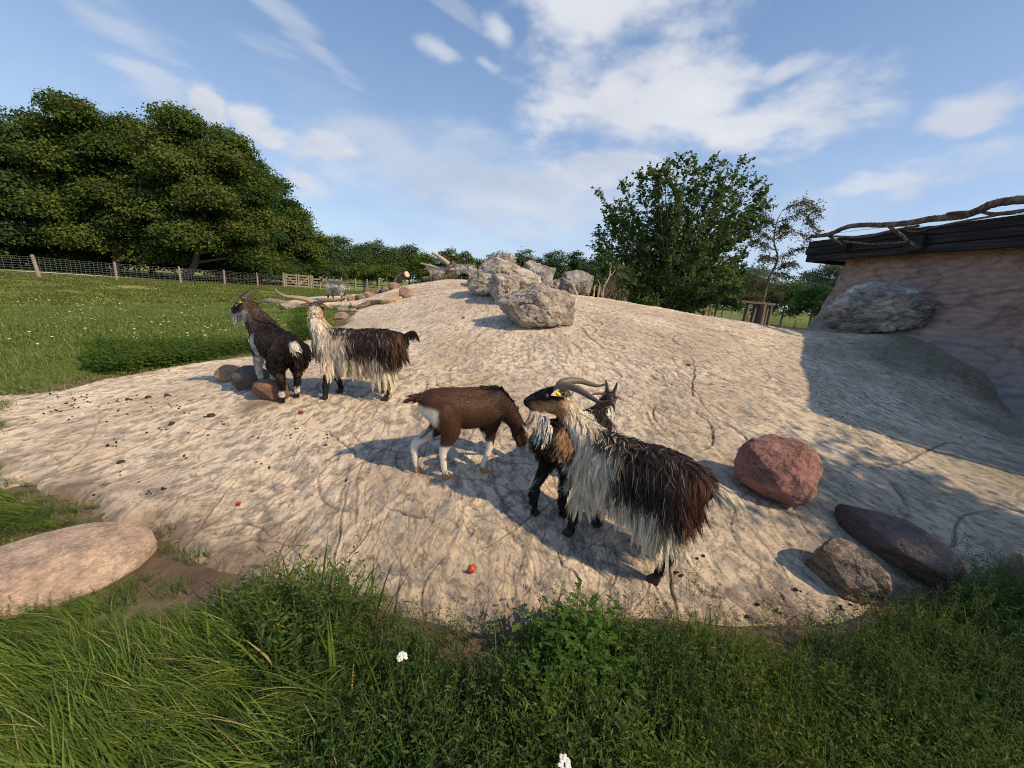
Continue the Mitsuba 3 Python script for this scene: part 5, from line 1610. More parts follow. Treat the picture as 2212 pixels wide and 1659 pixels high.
# right-hand fence behind the crest
rf_ = thing('paddock_fence', 'wire fence on grey posts running down behind the crest at the right', 'fence')
Q = []
for px, py0, py1, Yd in ((1350, 642, 666, 27), (1375, 644, 668, 28), (1396, 644, 668, 27), (1428, 645, 676, 24), (1485, 651, 692, 18.5), (1561, 672, 698, 26), (1640, 684, 706, 30), (1720, 690, 716, 33)):
    p1 = at_y(px, py0, Yd)
    g0 = float(gz(p1[0], p1[1]))
    lo = np.array([p1[0], p1[1], g0])
    Q.append(lo)
    obj('post', place(post_mesh(max(p1[2] - g0, .5), .07 if Yd > 20 else .06, (.03, 0)), lo), 'mat_post', rf_, smooth=50)
for a, b in zip(Q, Q[1:]):
    obj('wire_mesh', mesh_wire(a, b, .95, 5, .5, .006), 'mat_wire', rf_)
for i, (px, py0, Yd, lab) in enumerate(((1496, 667, 17, 'left of two short dark posts just behind the crest'), (1522, 671, 17, 'right of two short dark posts just behind the crest'), (1613, 676, 17, 'short grey-brown post beside the wooden tree guard'))):
    p1 = at_y(px, py0, Yd)
    g0 = float(gz(p1[0], p1[1]))
    obj('post', place(post_mesh(p1[2] - g0, .10), (p1[0], p1[1], g0)), 'mat_post_dark', None, lab, 'post', smooth=50)
# wooden guard round the slender tree
tg = thing('tree_guard', 'dark wooden tree guard of tall stakes with boards on top, round the slender tree', 'tree guard')
c0 = at_y(1640, 690, 16.4)
zt = at_y(1640, 656, 16.4)[2]
g0 = float(gz(c0[0], c0[1]))
for i, px in enumerate((1604, 1620, 1634, 1643, 1652, 1660)):
    q = at_y(px, 690, 16.1 + .5 * (i % 3))
    z0 = float(gz(q[0], q[1]))
    obj('stake', place(post_mesh(zt - z0, .075 if i != 3 else .13, ((.12, 0) if i < 2 else (-.02, 0))), (q[0], q[1], z0)), 'mat_post_dark', tg, smooth=50)
for k in range(3):
    a, b = at_y(1598, 653 + k, 16.1 + .4 * k), at_y(1672, 660 + k, 16.1 + .4 * k)
    a[2], b[2] = zt + .035 * k + .02, zt + .035 * k - .02
    plank(a, b, .05, .16, 0, 'mat_post_dark', tg, 'top_board')
# bench far off in the paddock
bn = thing('bench', 'tiny brown bench far off in the paddock', 'bench')
b = at_y(1530, 677, 70)
scene['mat_bench'] = prin((.20, .10, .06), .8, .2)
for nme, m in (('seat', box(1.7, .45, .06, (0, 0, .45))), ('backrest', box(1.7, .06, .40, (0, .24, .72))), ('leg', box(.08, .42, .45, (-.7, 0, .225))), ('leg', box(.08, .42, .45, (.7, 0, .225)))):
    obj(nme, place(m, (b[0], b[1], 0), .1), 'mat_bench', bn)
# ---------------------------------------------------------------- grass and weeds
scene['mat_blade'] = {'type': 'principledthin', 'base_color': VC, 'roughness': 0.45, 'diff_trans': 0.8, 'eta': 1.4}


def blades(n, rad, h, w, rng, segs=3, bend=.5, lay=None, green=((.035, .07, .014), (.10, .15, .035)), straw=.0):
    a, r = rng.uniform(0, 6.283, n), rad * np.sqrt(rng.random(n))
    root = np.c_[r * np.cos(a), r * np.sin(a), np.zeros(n)]
    d = rng.uniform(0, 6.283, n)
    hh = rng.uniform(h[0], h[1], n)
    if lay is None:
        dirn = np.c_[np.cos(d), np.sin(d)]
        b = bend * rng.uniform(.2, 1.2, n)
    else:
        dirn = np.c_[np.cos(lay + .28 * rng.normal(0, 1, n)), np.sin(lay + .28 * rng.normal(0, 1, n))]
        b = bend * rng.uniform(.8, 1.15, n)
    t = np.linspace(0, 1, segs + 1)
    ang = b[:, None] * t[None] ** .7 * 1.5
    dz, dx = np.cos(ang), np.sin(ang)
    st = hh[:, None] / segs
    z = np.c_[np.zeros(n), np.cumsum(dz[:, 1:] * st, 1)]
    x = np.c_[np.zeros(n), np.cumsum(dx[:, 1:] * st, 1)]
    p = root[:, None] + np.stack([dirn[:, :1] * x, dirn[:, 1:] * x, z], -1)
    p[..., 2] = np.maximum(p[..., 2], .004)
    tw = rng.normal(0, .5, n)
    side = np.c_[-dirn[:, 1] * np.cos(tw) , dirn[:, 0] * np.cos(tw), np.sin(tw)]
    ww = (w * rng.uniform(.6, 1.3, n))[:, None] * (1 - t ** 2)[None] + .0004
    v = np.stack([p - side[:, None] * ww[..., None], p + side[:, None] * ww[..., None]], 2).reshape(-1, 3)
    k = np.arange(segs)
    f = np.concatenate([np.stack([2 * k, 2 * k + 1, 2 * k + 3], 1), np.stack([2 * k, 2 * k + 3, 2 * k + 2], 1)])
    f = (f[None] + (np.arange(n) * 2 * (segs + 1))[:, None, None]).reshape(-1, 3)
    g = np.array(green[0]) + (np.array(green[1]) - np.array(green[0])) * rng.random(n)[:, None]
    s = rng.random(n) < straw
    g[s] = np.array([.30, .25, .12]) * rng.uniform(.7, 1.2, (s.sum(), 1))
    return v, f, np.repeat(g, 2 * (segs + 1), axis=0)


def weed(n, rad, h, leaf, rng, per=15, aspect=.26, lean=.5, green=((.030, .065, .018), (.075, .125, .035)), tip=(.11, .15, .05)):
    """A clump of thin branching stems set with narrow leaves."""
    cl, ax, tint, rib = [], [], [], []
    for i in range(n):
        a, r = rng.uniform(0, 6.283), rad * math.sqrt(rng.random())
        p = np.array([r * math.cos(a), r * math.sin(a), 0.0])
        hh = rng.uniform(*h)
        out = rng.uniform(0, 6.283)
        d = np.array([math.cos(out) * lean * rng.random(), math.sin(out) * lean * rng.random(), 1.0])
        d /= np.linalg.norm(d)
        path = [p]
        for s in range(5):
            d = unit(d + rng.normal(0, .12, 3))
            p = p + d * hh / 5
            path.append(p)
        path = np.array(path)
        rib.append(path)
        for j in range(per):
            s = (j + rng.random()) / per * .92 + .08
            k = min(int(s * 5), 4)
            q = path[k] + (path[k + 1] - path[k]) * (s * 5 - k)
            az = j * 2.4 + rng.uniform(-.5, .5)
            dd = unit(np.array([math.cos(az), math.sin(az), rng.uniform(.2, .9)]))
            cl.append(q + dd * leaf * .5), ax.append(dd)
            tint.append(np.array(green[0]) + (np.array(green[1]) - np.array(green[0])) * rng.random() if s < .85 else np.array(tip) * rng.uniform(.7, 1.1))
    cl, ax, tint = np.array(cl), np.array(ax), np.array(tint)
    m = len(cl)
    L = (leaf * rng.uniform(.55, 1.2, m))[:, None]
    sd = unit(np.cross(ax, rng.normal(0, .5, (m, 3)) + [0, 0, 1]))
    up_ = np.cross(sd, ax)
    v = np.stack([cl - ax * L * .5, cl + sd * L * aspect * .5 + up_ * L * .05, cl + ax * L * .5 - up_ * L * .06, cl - sd * L * aspect * .5 + up_ * L * .05], 1).reshape(-1, 3)
    o = np.arange(m)[:, None] * 4
    f = np.concatenate([o + [0, 1, 2], o + [0, 2, 3]])
    c = np.repeat(tint, 4, axis=0)
    vs, fs, cs, n0 = [v], [f], [c], len(v)
    for path in rib:
        sd = unit(np.cross(path[-1] - path[0], rng.normal(0, 1, 3)))
        w = np.linspace(.0014, .0006, len(path))[:, None]
        q = np.stack([path - sd * w, path + sd * w], 1).reshape(-1, 3)
        k = np.arange(len(path) - 1)
        vs.append(q), fs.append(np.concatenate([np.stack([2 * k, 2 * k + 1, 2 * k + 3], 1), np.stack([2 * k, 2 * k + 3, 2 * k + 2], 1)]) + n0)
        cs.append(np.tile(np.array([.085, .10, .04]), (len(q), 1)))
        n0 += len(q)
    return np.vstack(vs), np.vstack(fs), np.vstack(cs)


def broad(n, rad, h, leaf, rng, green=((.035, .075, .018), (.085, .14, .035)), lobed=True, per=9, aspect=.6):
    """Leafy plants: stems with broad pointed or lobed leaves."""
    vs, fs, cs, n0 = [], [], [], 0
    prof = [(0, .05), (.15, .55), (.30, .28), (.45, 1.0), (.58, .42), (.72, .62), (.85, .22), (1, 0.02)] if lobed else [(0, .04), (.15, .7), (.35, 1.0), (.6, .72), (.8, .36), (1, .02)]
    for i in range(n):
        a, r = rng.uniform(0, 6.283), rad * math.sqrt(rng.random())
        b0 = np.array([r * math.cos(a), r * math.sin(a), 0.0])
        hh = rng.uniform(*h)
        d = unit(np.array([rng.normal(0, .22), rng.normal(0, .22), 1.0]))
        for j in range(per):
            s = (j + 1) / per
            q = b0 + d * hh * s
            az = j * 2.4 + rng.uniform(-.4, .4)
            el = rng.uniform(-.15, .75)
            ax = np.array([math.cos(az) * math.cos(el), math.sin(az) * math.cos(el), math.sin(el)])
            sd = unit(np.cross(ax, [0, 0, 1]))
            up_ = np.cross(sd, ax)
            L = leaf * rng.uniform(.6, 1.15) * (1.1 - .55 * s)
            pts = []
            for t, w in prof:
                m_ = q + ax * L * (.12 + t) - np.array([0, 0, 1]) * L * .30 * t * t
                pts += [m_ - sd * w * L * aspect * .5 + up_ * L * .05 * w, m_, m_ + sd * w * L * aspect * .5 + up_ * L * .05 * w]
            k = np.arange(len(prof) - 1)[:, None] * 3
            ff = np.concatenate([k + [0, 1, 4], k + [0, 4, 3], k + [1, 2, 5], k + [1, 5, 4]])
            vs.append(np.array(pts)), fs.append(ff + n0)
            n0 += len(pts)
            cs.append(np.tile(np.array(green[0]) + (np.array(green[1]) - np.array(green[0])) * rng.random(), (len(pts), 1)))
        sd = unit(np.cross(d, rng.normal(0, 1, 3))) * .002
        vs.append(np.array([b0 - sd, b0 + sd, b0 + d * hh + sd * .4, b0 + d * hh - sd * .4])), fs.append(np.array([[0, 1, 2], [0, 2, 3]]) + n0)
        n0 += 4
        cs.append(np.tile([.09, .10, .04], (4, 1)))
    return np.vstack(vs), np.vstack(fs), np.vstack(cs)


GREEN = np.array([1.4, 1.5, 1.3])


def group_of(key, vfc):
    v, f, c = vfc
    scene[key] = {'type': 'shapegroup', 'blades': mikit.ply(tm(v, f), 'mat_blade', color=np.clip(c * GREEN, .006, .6))}
    return key


COUNT = {}


def sow(name, grp, x, y, z, rz_=0.0, s=1.0, rx=0.0, ry=0.0, sz=None):
    COUNT[name] = COUNT.get(name, 0) + 1
    scene[f'{name}__{COUNT[name]:03d}'] = {'type': 'instance', 'group': {'type': 'ref', 'id': grp}, 'to_world': xf((x, y, z), rz_, (s, s, s if sz is None else sz), rx, ry)}


gr_ = np.random.default_rng(404)
KNOT = [group_of(f'knot_plant_{i}', weed(30, .10, (.15, .28), .021, gr_, per=17, green=((.018, .044, .016), (.055, .098, .034)), tip=(.085, .12, .045))) for i in range(3)]
KNOTY = [group_of('knot_plant_yellow', weed(22, .10, (.14, .28), .026, gr_, per=14, green=((.065, .095, .020), (.13, .16, .04))))]
KNOTL = [group_of('knot_plant_low', weed(14, .11, (.05, .13), .018, gr_, per=10))]
LAID = [group_of(f'laid_grass_{i}', blades(76, .11, (.20, .42), .0029, gr_, 6, 1.0, lay=0.0, green=((.050, .090, .018), (.15, .20, .055)), straw=.04)) for i in range(3)]
TUFT = [group_of(f'grass_tuft_{i}', blades(44, .10, (.06, .16), .0026, gr_, 3, .6, straw=.05)) for i in range(3)]
MEAD = [group_of(f'meadow_patch_{i}', blades(150, .34, (.05, .15), .0046, gr_, 3, .7, green=((.08, .125, .036), (.185, .22, .085)), straw=.07)) for i in range(3)]
FARM = [group_of(f'far_meadow_patch_{i}', blades(170, .8, (.06, .17), .012, gr_, 2, .7, green=((.060, .090, .022), (.150, .165, .055)), straw=.10)) for i in range(2)]
BROAD = [group_of(f'lobed_weed_{i}', broad(8, .10, (.14, .28), .058, gr_)) for i in range(2)]
CLOV = [group_of('round_leaf_weed', broad(12, .11, (.05, .14), .030, gr_, lobed=False, per=4, aspect=.95))]
NETT = [group_of(f'nettle_{i}', broad(9, .16, (.16, .34), .085, gr_, lobed=False, per=9, aspect=.62, green=((.035, .075, .018), (.085, .135, .030)))) for i in range(2)]

# thick verge in front of the rock
_x, _y = np.meshgrid(np.arange(-3.6, 3.9, .080), np.arange(.10, 2.5, .080), indexing='ij')
vx = (_x + gr_.uniform(-.035, .035, _x.shape)).ravel()
vy = (_y + gr_.uniform(-.035, .035, _y.shape)).ravel()
vsd = rock_sd(vx, vy)
P_ = np.stack([vx, vy, vx * 0], -1)
big = meshkit.fbm(P_ * 2.2, 3, 91)
species = meshkit.fbm(P_ * 3.0 + 7, 3, 92)


def near_px(px, py, x, y, rad):
    c = hit(px, py)
    return np.exp(-((x - c[0]) ** 2 + (y - c[1]) ** 2) / rad ** 2)


bulge = near_px(700, 1330, vx, vy, .30) + .9 * near_px(1210, 1430, vx, vy, .22) + .8 * near_px(2160, 1330, vx, vy, .35)
gap = near_px(1000, 1390, vx, vy, .16) + near_px(1060, 1420, vx, vy, .10) + 1.0 * near_px(430, 1240, vx, vy, .30) + .8 * near_px(320, 1235, vx, vy, .2) + .6 * near_px(1680, 1385, vx, vy, .25) + .9 * near_px(300, 1180, vx, vy, .22) + .6 * near_px(60, 1075, vx, vy, .2)
mug = near_px(1225, 1440, vx, vy, .20)
_c = hit(160, 1215)
in_boulder = ((vx - _c[0] + .05) / .40) ** 2 + ((vy - _c[1] - .07) / .21) ** 2 < 1
low = 1 - .42 * np.exp(-(((vx - _c[0]) / .62) ** 2 + ((vy - _c[1] + .08) / .42) ** 2))
_d = hit(420, 1300)
low = low * (1 - .6 * np.exp(-(((vx - _d[0]) / .36) ** 2 + ((vy - _d[1]) / .30) ** 2)))
for i in range(len(vx)):
    x, y, sd = vx[i], vy[i], vsd[i]
    if (sd > .02 and not (sd < .22 and gr_.random() < .13)) or in_boulder[i] or np.hypot(x, y) < .25:
        continue
    if abs(x) > 1.75 * y + 1.2:
        continue
    edge = np.clip(-sd / .18, 0, 1)
    if gap[i] > .55:
        if gr_.random() < .16:
            sow('verge_grass', TUFT[gr_.integers(3)], x, y, float(gz(x, y)) - .01, gr_.uniform(0, 6.28), .55)
        continue
    if edge < .3 and gr_.random() < .5:
        continue
    z = float(gz(x, y)) - .015
    hgt = np.clip(.35 + .65 * edge + .7 * (big[i] - .5) + .45 * bulge[i] - .5 * gap[i], .25, 1.5)
    th = gr_.uniform(0, 6.28)
    left = x < -.42 + .35 * (species[i] - .5) and bulge[i] < .45
    r_ = gr_.random()
    if left:
        if r_ < .34 + .22 * (y > 1.05):
            sow('verge_grass', LAID[gr_.integers(3)], x, y, z, math.radians(200) + .5 * math.sin(3 * x + 2 * y) + gr_.normal(0, .25), hgt * .66 * low[i] * gr_.uniform(.8, 1.15))
        elif r_ < .56:
            sow('verge_grass', TUFT[gr_.integers(3)], x, y, z, th, 1.0 * hgt * low[i])
        else:
            sow('verge_weeds', KNOT[gr_.integers(3)], x, y, z, th, hgt * .62 * low[i])
    elif gr_.random() < mug[i] * 1.1:
        sow('verge_weeds', BROAD[gr_.integers(2)], x, y, z, th, hgt * 1.0)
    elif edge < .25:
        sow('verge_weeds', KNOTL[0], x, y, z, th, 1.0)
    elif r_ < .60:
        sow('verge_weeds', KNOTY[0] if species[i] > .58 else KNOT[gr_.integers(3)], x, y, z, th, hgt * gr_.uniform(.75, 1.15))
    elif r_ < .84:
        sow('verge_weeds', CLOV[0], x, y, z, th, 1.1 * hgt)
    elif r_ < .87:
        sow('verge_weeds', BROAD[gr_.integers(2)], x, y, z, th, hgt * .65)
    else:
        sow('verge_grass', TUFT[gr_.integers(3)], x, y, z, th, 1.6 * hgt)
# the meadow at the left, thinner with distance


def meadow(r0, r1, step, groups, s, az0, az1, name='meadow_grass'):
    n = int((r1 ** 2 - r0 ** 2) / 2 * (az1 - az0) / step ** 2)
    r = np.sqrt(gr_.uniform(r0 ** 2, r1 ** 2, n))
    a = gr_.uniform(az0, az1, n)
    x, y = r * np.sin(a), r * np.cos(a)
    sd = rock_sd(x, y)
    z = gz(x, y)
    pat = meshkit.fbm(np.stack([x * .5, y * .5, x * 0], -1), 3, 19)
    for i in range(n):
        if sd[i] < -.02:
            sow(name, groups[gr_.integers(len(groups))], x[i], y[i], float(z[i]) - .012, gr_.uniform(0, 6.28), s * (.6 + .8 * pat[i]), sz=s * (.30 + .85 * pat[i]) * (1 - .5 * math.exp(sd[i] / .25)))


rad_ = math.radians
meadow(3.2, 8.5, .135, MEAD, .75, rad_(-64), rad_(-24))
meadow(8.5, 18, .30, MEAD, 1.15, rad_(-62), rad_(-16))
meadow(18, 46, .85, FARM, 1.1, rad_(-58), rad_(-2))
meadow(14, 40, 1.0, FARM, 1.2, rad_(8), rad_(44))
meadow(2.2, 4.2, .12, TUFT, .50, rad_(-80), rad_(-50))
for n_, lab in (('verge_grass', 'long green grass laid over in the left foreground'), ('verge_weeds', 'dense fine-leaved green weeds along the front of the rock'), ('meadow_grass', 'short meadow grass')):
    labels[n_] = {'label': lab, 'category': 'grass' if 'grass' in n_ else 'weeds', 'kind': 'stuff'}
# nettles beside the rock at the left
for i in range(330):
    px = gr_.uniform(200, 585)
    py = gr_.uniform(752, 806) - (px - 200) * .02
    if py > 812 - (px - 200) * .13:
        continue
    q = hit(px, py)
    if rock_sd(q[0], q[1]) > -.03:
        continue
    sow('nettle_patch', NETT[gr_.integers(2)], q[0], q[1], q[2] - .02, gr_.uniform(0, 6.28), gr_.uniform(.7, 1.15))
for i in range(130):
    q = hit(gr_.uniform(640, 690), gr_.uniform(665, 735))
    if rock_sd(q[0], q[1]) < .02:
        sow('nettle_patch', NETT[gr_.integers(2)], q[0], q[1], q[2] - .02, gr_.uniform(0, 6.28), gr_.uniform(.6, 1.0))
labels['nettle_patch'] = {'label': 'patch of broad-leaved green nettles at the left edge of the rock', 'category': 'nettles', 'kind': 'stuff'}

# white meadow flowers, one umbel each but beyond counting
v, f, c, n0 = [], [], [], 0
hd = trimesh.creation.icosphere(1, 1.0)
for i in range(420):
    px, py = gr_.uniform(-20, 640), 600 + 165 * gr_.random() ** 1.2
    if meshkit.fbm(np.array([[px * .012, py * .05, 0]]), 3, 5)[0] < .47:
        continue
    q = hit(px, py)
    if rock_sd(q[0], q[1]) > -.2 or q[1] > 40:
        continue
    r = gr_.uniform(.007, .02) * (1 + q[1] * .02)
    zz = q[2] + gr_.uniform(.08, .17)
    v.append(np.asarray(hd.vertices) * [r, r, r * .4] + [q[0], q[1], zz])
    f.append(np.asarray(hd.faces) + n0)
    n0 += len(hd.vertices)
scene['mat_petal'] = two(prin((.72, .72, .66), .7, .2))
obj('white_flowers', tm(np.vstack(v), np.vstack(f)), 'mat_petal', None, 'small white flowers scattered over the meadow', 'flowers', kind='stuff')
# tall reddish grass by the shed corner
v, f, c = blades(1500, 1.0, (.5, 1.0), .012, gr_, 3, .25, green=((.09, .085, .03), (.26, .17, .09)))
q = at_y(1730, 705, 17.5)
v = v * [1.9, 1.2, 1] + [q[0], q[1], float(gz(q[0], q[1]))]
obj('tall_grass', tm(v, f), 'mat_blade', None, 'tall reddish brown grass between the tree guard and the shed', 'grass', kind='stuff', color=c)
# ---------------------------------------------------------------- small things
scene['mat_pale_wood'] = two(bump(mikit.proc(lambda p, n, uv: fbm(p.x * 30, p.y * 30, p.z * 30, octaves=3), 2e-3), 0.01, prin(mikit.proc(lambda p, n, uv: mix((.30, .22, .16), (.58, .48, .38), fbm(p.x * 9, p.y * 9, p.z * 9, octaves=3))), 0.85, 0.15)))
scene['mat_orange_wood'] = two(prin(mikit.proc(lambda p, n, uv: mix((.40, .20, .09), (.62, .44, .26), fbm(p.x * 12, p.y * 12, p.z * 12, octaves=3))), 0.85, 0.15))
scene['mat_end'] = two(prin(mikit.proc(lambda p, n, uv: mix((.50, .36, .26), (.66, .54, .42), fbm(p.x * 30, p.y * 30, p.z * 30, octaves=2))), 0.85, 0.15))


def px_path(pts, lift=None):
    """(px, py, distance, radius) -> world points with radii."""
    return [(*at_y(px, py, Yd), r) for px, py, Yd, r in pts]


def ground_path(pts, dz=.0):
    out = []
    for px, py, Yd, r in pts:
        q = at_y(px, py, Yd)
        out.append((q[0], q[1], float(rz(q[0], q[1])) + r * .8 + dz, r))
    return out


dw = thing('driftwood', 'pile of bleached driftwood limbs on the crest beside the two grey goats', 'driftwood')
for i, (pts, mt) in enumerate((([(933, 545, 14.9, .035), (950, 556, 14.9, .07), (962, 565, 14.9, .085), (976, 576, 14.9, .08)], 'mat_pale_wood'), ([(909, 569, 15, .03), (932, 575, 15, .05), (958, 581, 15, .06), (990, 583, 15, .06)], 'mat_pale_wood'),
                              ([(912, 603, 15, .10), (935, 603, 15, .11), (957, 602, 15, .12), (976, 596, 15, .13), (990, 587, 15, .12), (1004, 580, 15.1, .10)], 'mat_bark'), ([(926, 569, 15, .012), (936, 574, 15, .02), (946, 578, 15, .03)], 'mat_pale_wood'), ([(1016, 588, 15, .10), (1030, 585, 15, .09)], 'mat_pale_wood'), ([(950, 578, 15.1, .03), (985, 579, 15.1, .04), (1010, 578, 15.1, .04)], 'mat_bark'))):
    obj('limb', limb(px_path(pts), 24, 8, .10, i), mt, dw, smooth=True)
br = thing('fallen_branch', 'crooked branch on the rock, dark at one end and stripped orange at the other', 'branch')
obj('bark_length', limb(ground_path([(757, 644, 12.5, .018), (761, 656, 11.6, .03), (766, 664, 11.2, .05), (790, 655, 11.4, .075), (805, 652, 11.5, .075), (827, 656, 11.4, .06)], .03), 30, 8, .1, 1), 'mat_bark', br, smooth=True)
obj('stripped_length', limb(ground_path([(825, 656, 11.4, .06), (838, 657, 11.35, .07), (852, 654, 11.4, .06), (868, 651, 11.5, .04)], .01), 20, 8, .2, 2), 'mat_orange_wood', br, smooth=True)
lg = thing('cut_log', 'raised cut log with a pale sawn end leaning on the brown stone', 'log')
p = px_path([(857, 628, 14.8, .10), (856, 612, 14.8, .13), (862, 602, 14.8, .13), (872, 596, 14.7, .125), (879, 592.5, 14.6, .12)])
obj('log', limb(p, 20, 10, .06, 3), 'mat_bark', lg, smooth=True)
e, d = np.array(p[-1][:3]), np.array(p[-1][:3]) - np.array(p[-2][:3])
d /= np.linalg.norm(d)
obj('sawn_end', tube(np.array([e - d * .02, e + d * .012]), .11, 14), 'mat_end', lg, smooth=40)
obj('lying_log', limb(ground_path([(800, 634, 14.3, .11), (815, 631, 14.4, .11), (842, 622, 14.9, .10)]), 16, 9, .06, 4), 'mat_bark', None, 'grey log lying behind the row of stones', 'log', smooth=True)
obj('stump', place(post_mesh(.34, .12), at_y(792, 636, 14.2) * [1, 1, 0] + [0, 0, float(rz(*at_y(792, 636, 14.2)[:2]))]), 'mat_post_dark', None, 'short grey stump at the end of the lying log', 'stump', smooth=50)
st = thing('leaning_stick', 'pale forked stick leaning on the dark grey crest block', 'stick')
obj('stick', limb(px_path([(1215, 600, 11.75, .02), (1228, 609, 11.7, .028), (1236, 614, 11.65, .03), (1247, 638, 11.5, .035)]), 14, 7, .1, 5), 'mat_pale_wood', st, smooth=True)
obj('fork', limb(px_path([(1236, 614, 11.65, .022), (1239, 608, 11.65, .014)]), 5, 6), 'mat_pale_wood', st, smooth=True)
for px, y0, lab in ((1282, 617, 'left of two peeled stakes standing on the crest'), (1292, 617, 'right of two peeled stakes standing on the crest')):
    q = at_y(px, 640, 12.6)
    zt = at_y(px, y0, 12.6)[2]
    z0 = float(rz(q[0], q[1]))
    obj('stake', place(post_mesh(zt - z0, .028), (q[0], q[1], z0)), 'mat_orange_wood', None, lab, 'stake', smooth=50)
# bare twiggy shrub
tw = thing('bare_shrub', 'leafless twiggy shrub with pale dead stems at the left foot of the big green tree', 'shrub')
g = np.random.default_rng(9)
ms = []
for i in range(46):
    px = g.uniform(1288, 1352)
    q = at_y(px, 648, 13.4 + g.uniform(-.3, .8))
    z0 = float(rz(q[0], q[1]))
    H = g.uniform(.5, 1.15) * (1.2 - abs(px - 1315) / 60)
    dx, dy = g.normal(.12, .28), g.normal(0, .2)
    pts = [(q[0], q[1], z0, .014), (q[0] + dx * H * .4, q[1] + dy * H * .4, z0 + H * .5, .009), (q[0] + dx * H, q[1] + dy * H, z0 + H, .003)]
    ms.append(limb(pts, 8, 4))
    for j in range(2):
        s = g.uniform(.3, .8)
        o = np.array(pts[0][:3]) + (np.array(pts[2][:3]) - np.array(pts[0][:3])) * s
        e = o + np.array([g.normal(0, .16), g.normal(0, .16), g.uniform(.1, .3)])
        ms.append(tube(np.array([o, e]), [.006, .002], 3, cap=False))
obj('twigs', cat(*ms), 'mat_bark', tw)
q0 = px_path([(1300, 648, 13.2, .035), (1305, 620, 13.2, .032), (1316, 598, 13.2, .026), (1318, 585, 13.2, .016), (1321, 573, 13.2, .008)])
obj('dead_stem', cat(limb(q0, 16, 6, .1, 1), limb(px_path([(1316, 598, 13.2, .02), (1324, 590, 13.2, .012), (1330, 582, 13.2, .006)]), 8, 5), limb(px_path([(1300, 640, 13.2, .02), (1296, 615, 13.2, .014), (1291, 603, 13.2, .008)]), 8, 5)), 'mat_pale_wood', tw, smooth=True)

# scraps of red pepper
scene['mat_red'] = two(prin(mikit.proc(lambda p, n, uv: mix((.36, .015, .015), (.55, .11, .03), smoothstep(.45, .7, noise(p.x * 60, p.y * 60, p.z * 60)))), 0.25, 0.5, clearcoat=.5))


def scrap(r, seed, bend=1.2):
    g = np.random.default_rng(seed)
    u, w = np.meshgrid(np.linspace(-1, 1, 9), np.linspace(-1, 1, 7), indexing='ij')
    rad = 1 - .35 * g.random(u.shape) * (np.maximum(abs(u), abs(w)) > .9)
    x, y = u * r * rad, w * r * .6 * rad
    z = r * .5 * (np.abs(u) ** 2 * bend * .6 + .25 * np.sin(w * 3 + seed) + .2 * np.sin(u * 4))
    v = np.stack([x, y, z - z.min()], -1).reshape(-1, 3)
    i = np.arange(63).reshape(9, 7)
    q = np.stack([i[:-1, :-1], i[1:, :-1], i[1:, 1:], i[:-1, 1:]], -1).reshape(-1, 4)
    f = np.vstack([q[:, [0, 1, 2]], q[:, [0, 2, 3]]])
    v2 = np.vstack([v, v + [0, 0, .004]])
    return tm(v2, np.vstack([f[:, ::-1], f + 63]))


for px, py, r, sd, lab in ((1018, 1234, .034, 1, 'largest red and orange pepper scrap, at the front of the rock'), (515, 1095, .022, 2, 'red pepper scrap at the left of the rock'), (651, 887, .030, 3, 'red pepper scrap in front of the wide-horned goat'), (1159, 1009, .03, 4, 'red pepper scrap by the muzzle of the brown goat')):
    q = hit(px, py)
    obj('pepper_scrap', place(scrap(r, sd), (q[0], q[1], float(rz(q[0], q[1])) + .004), sd), 'mat_red', None, lab, 'vegetable scrap', smooth=True)

# goat droppings and clods on the rock
scene['mat_dung'] = prin((.022, .017, .014), 0.75, 0.25)
scene['mat_clod'] = prin((.060, .043, .032), 0.95, 0.1)
pel = trimesh.creation.icosphere(1, 1.0)
pel.vertices = np.asarray(pel.vertices) * [1.25, .95, .85]
PEL = mikit.ply(pel, 'mat_dung', smooth=True)
CLOD = [mikit.ply(stone_mesh((2, 1.5, 1.1), 300 + i, 2, .25, 4, .8), 'mat_clod', smooth=True) for i in range(3)]
g = np.random.default_rng(33)
spots = []
for cx, cy, sx, sy, n in ((a_, b_, c_, d_, int(e_ * .7)) for a_, b_, c_, d_, e_ in ((330, 905, 220, 70, 60), (200, 860, 130, 18, 40), (130, 880, 60, 10, 16), (420, 1010, 180, 60, 24), (640, 930, 100, 40, 18), (820, 980, 120, 60, 10), (1700, 1310, 150, 40, 24), (1500, 1240, 120, 50, 10), (560, 1250, 90, 25, 20), (200, 1080, 150, 25, 14), (1050, 1395, 40, 10, 8), (2000, 1290, 80, 30, 12), (1350, 760, 160, 60, 6), (1700, 950, 150, 50, 6))):
    k = 0
    while k < n:
        px, py = g.normal(cx, sx * .6), g.normal(cy, sy * .6)
        cl = g.integers(1, 4)
        for j in range(cl):
            spots.append((px + g.normal(0, 7), py + g.normal(0, 3)))
            k += 1
seen = 0
for px, py in spots:
    q = hit(px, py)
    if rock_sd(q[0], q[1]) < -.12 or q[1] > 9:
        continue
    s = g.uniform(.0058, .0092)
    k = key_for('dropping')
    scene[k] = {**PEL, 'to_world': xf((q[0], q[1], float(rz(q[0], q[1])) + s * .6), g.uniform(0, 6.28), s)}
    labels[k] = {'label': 'small dark goat dropping lying on the pale rock', 'category': 'dropping', 'group': 'goat droppings on the rock'}
    seen += 1
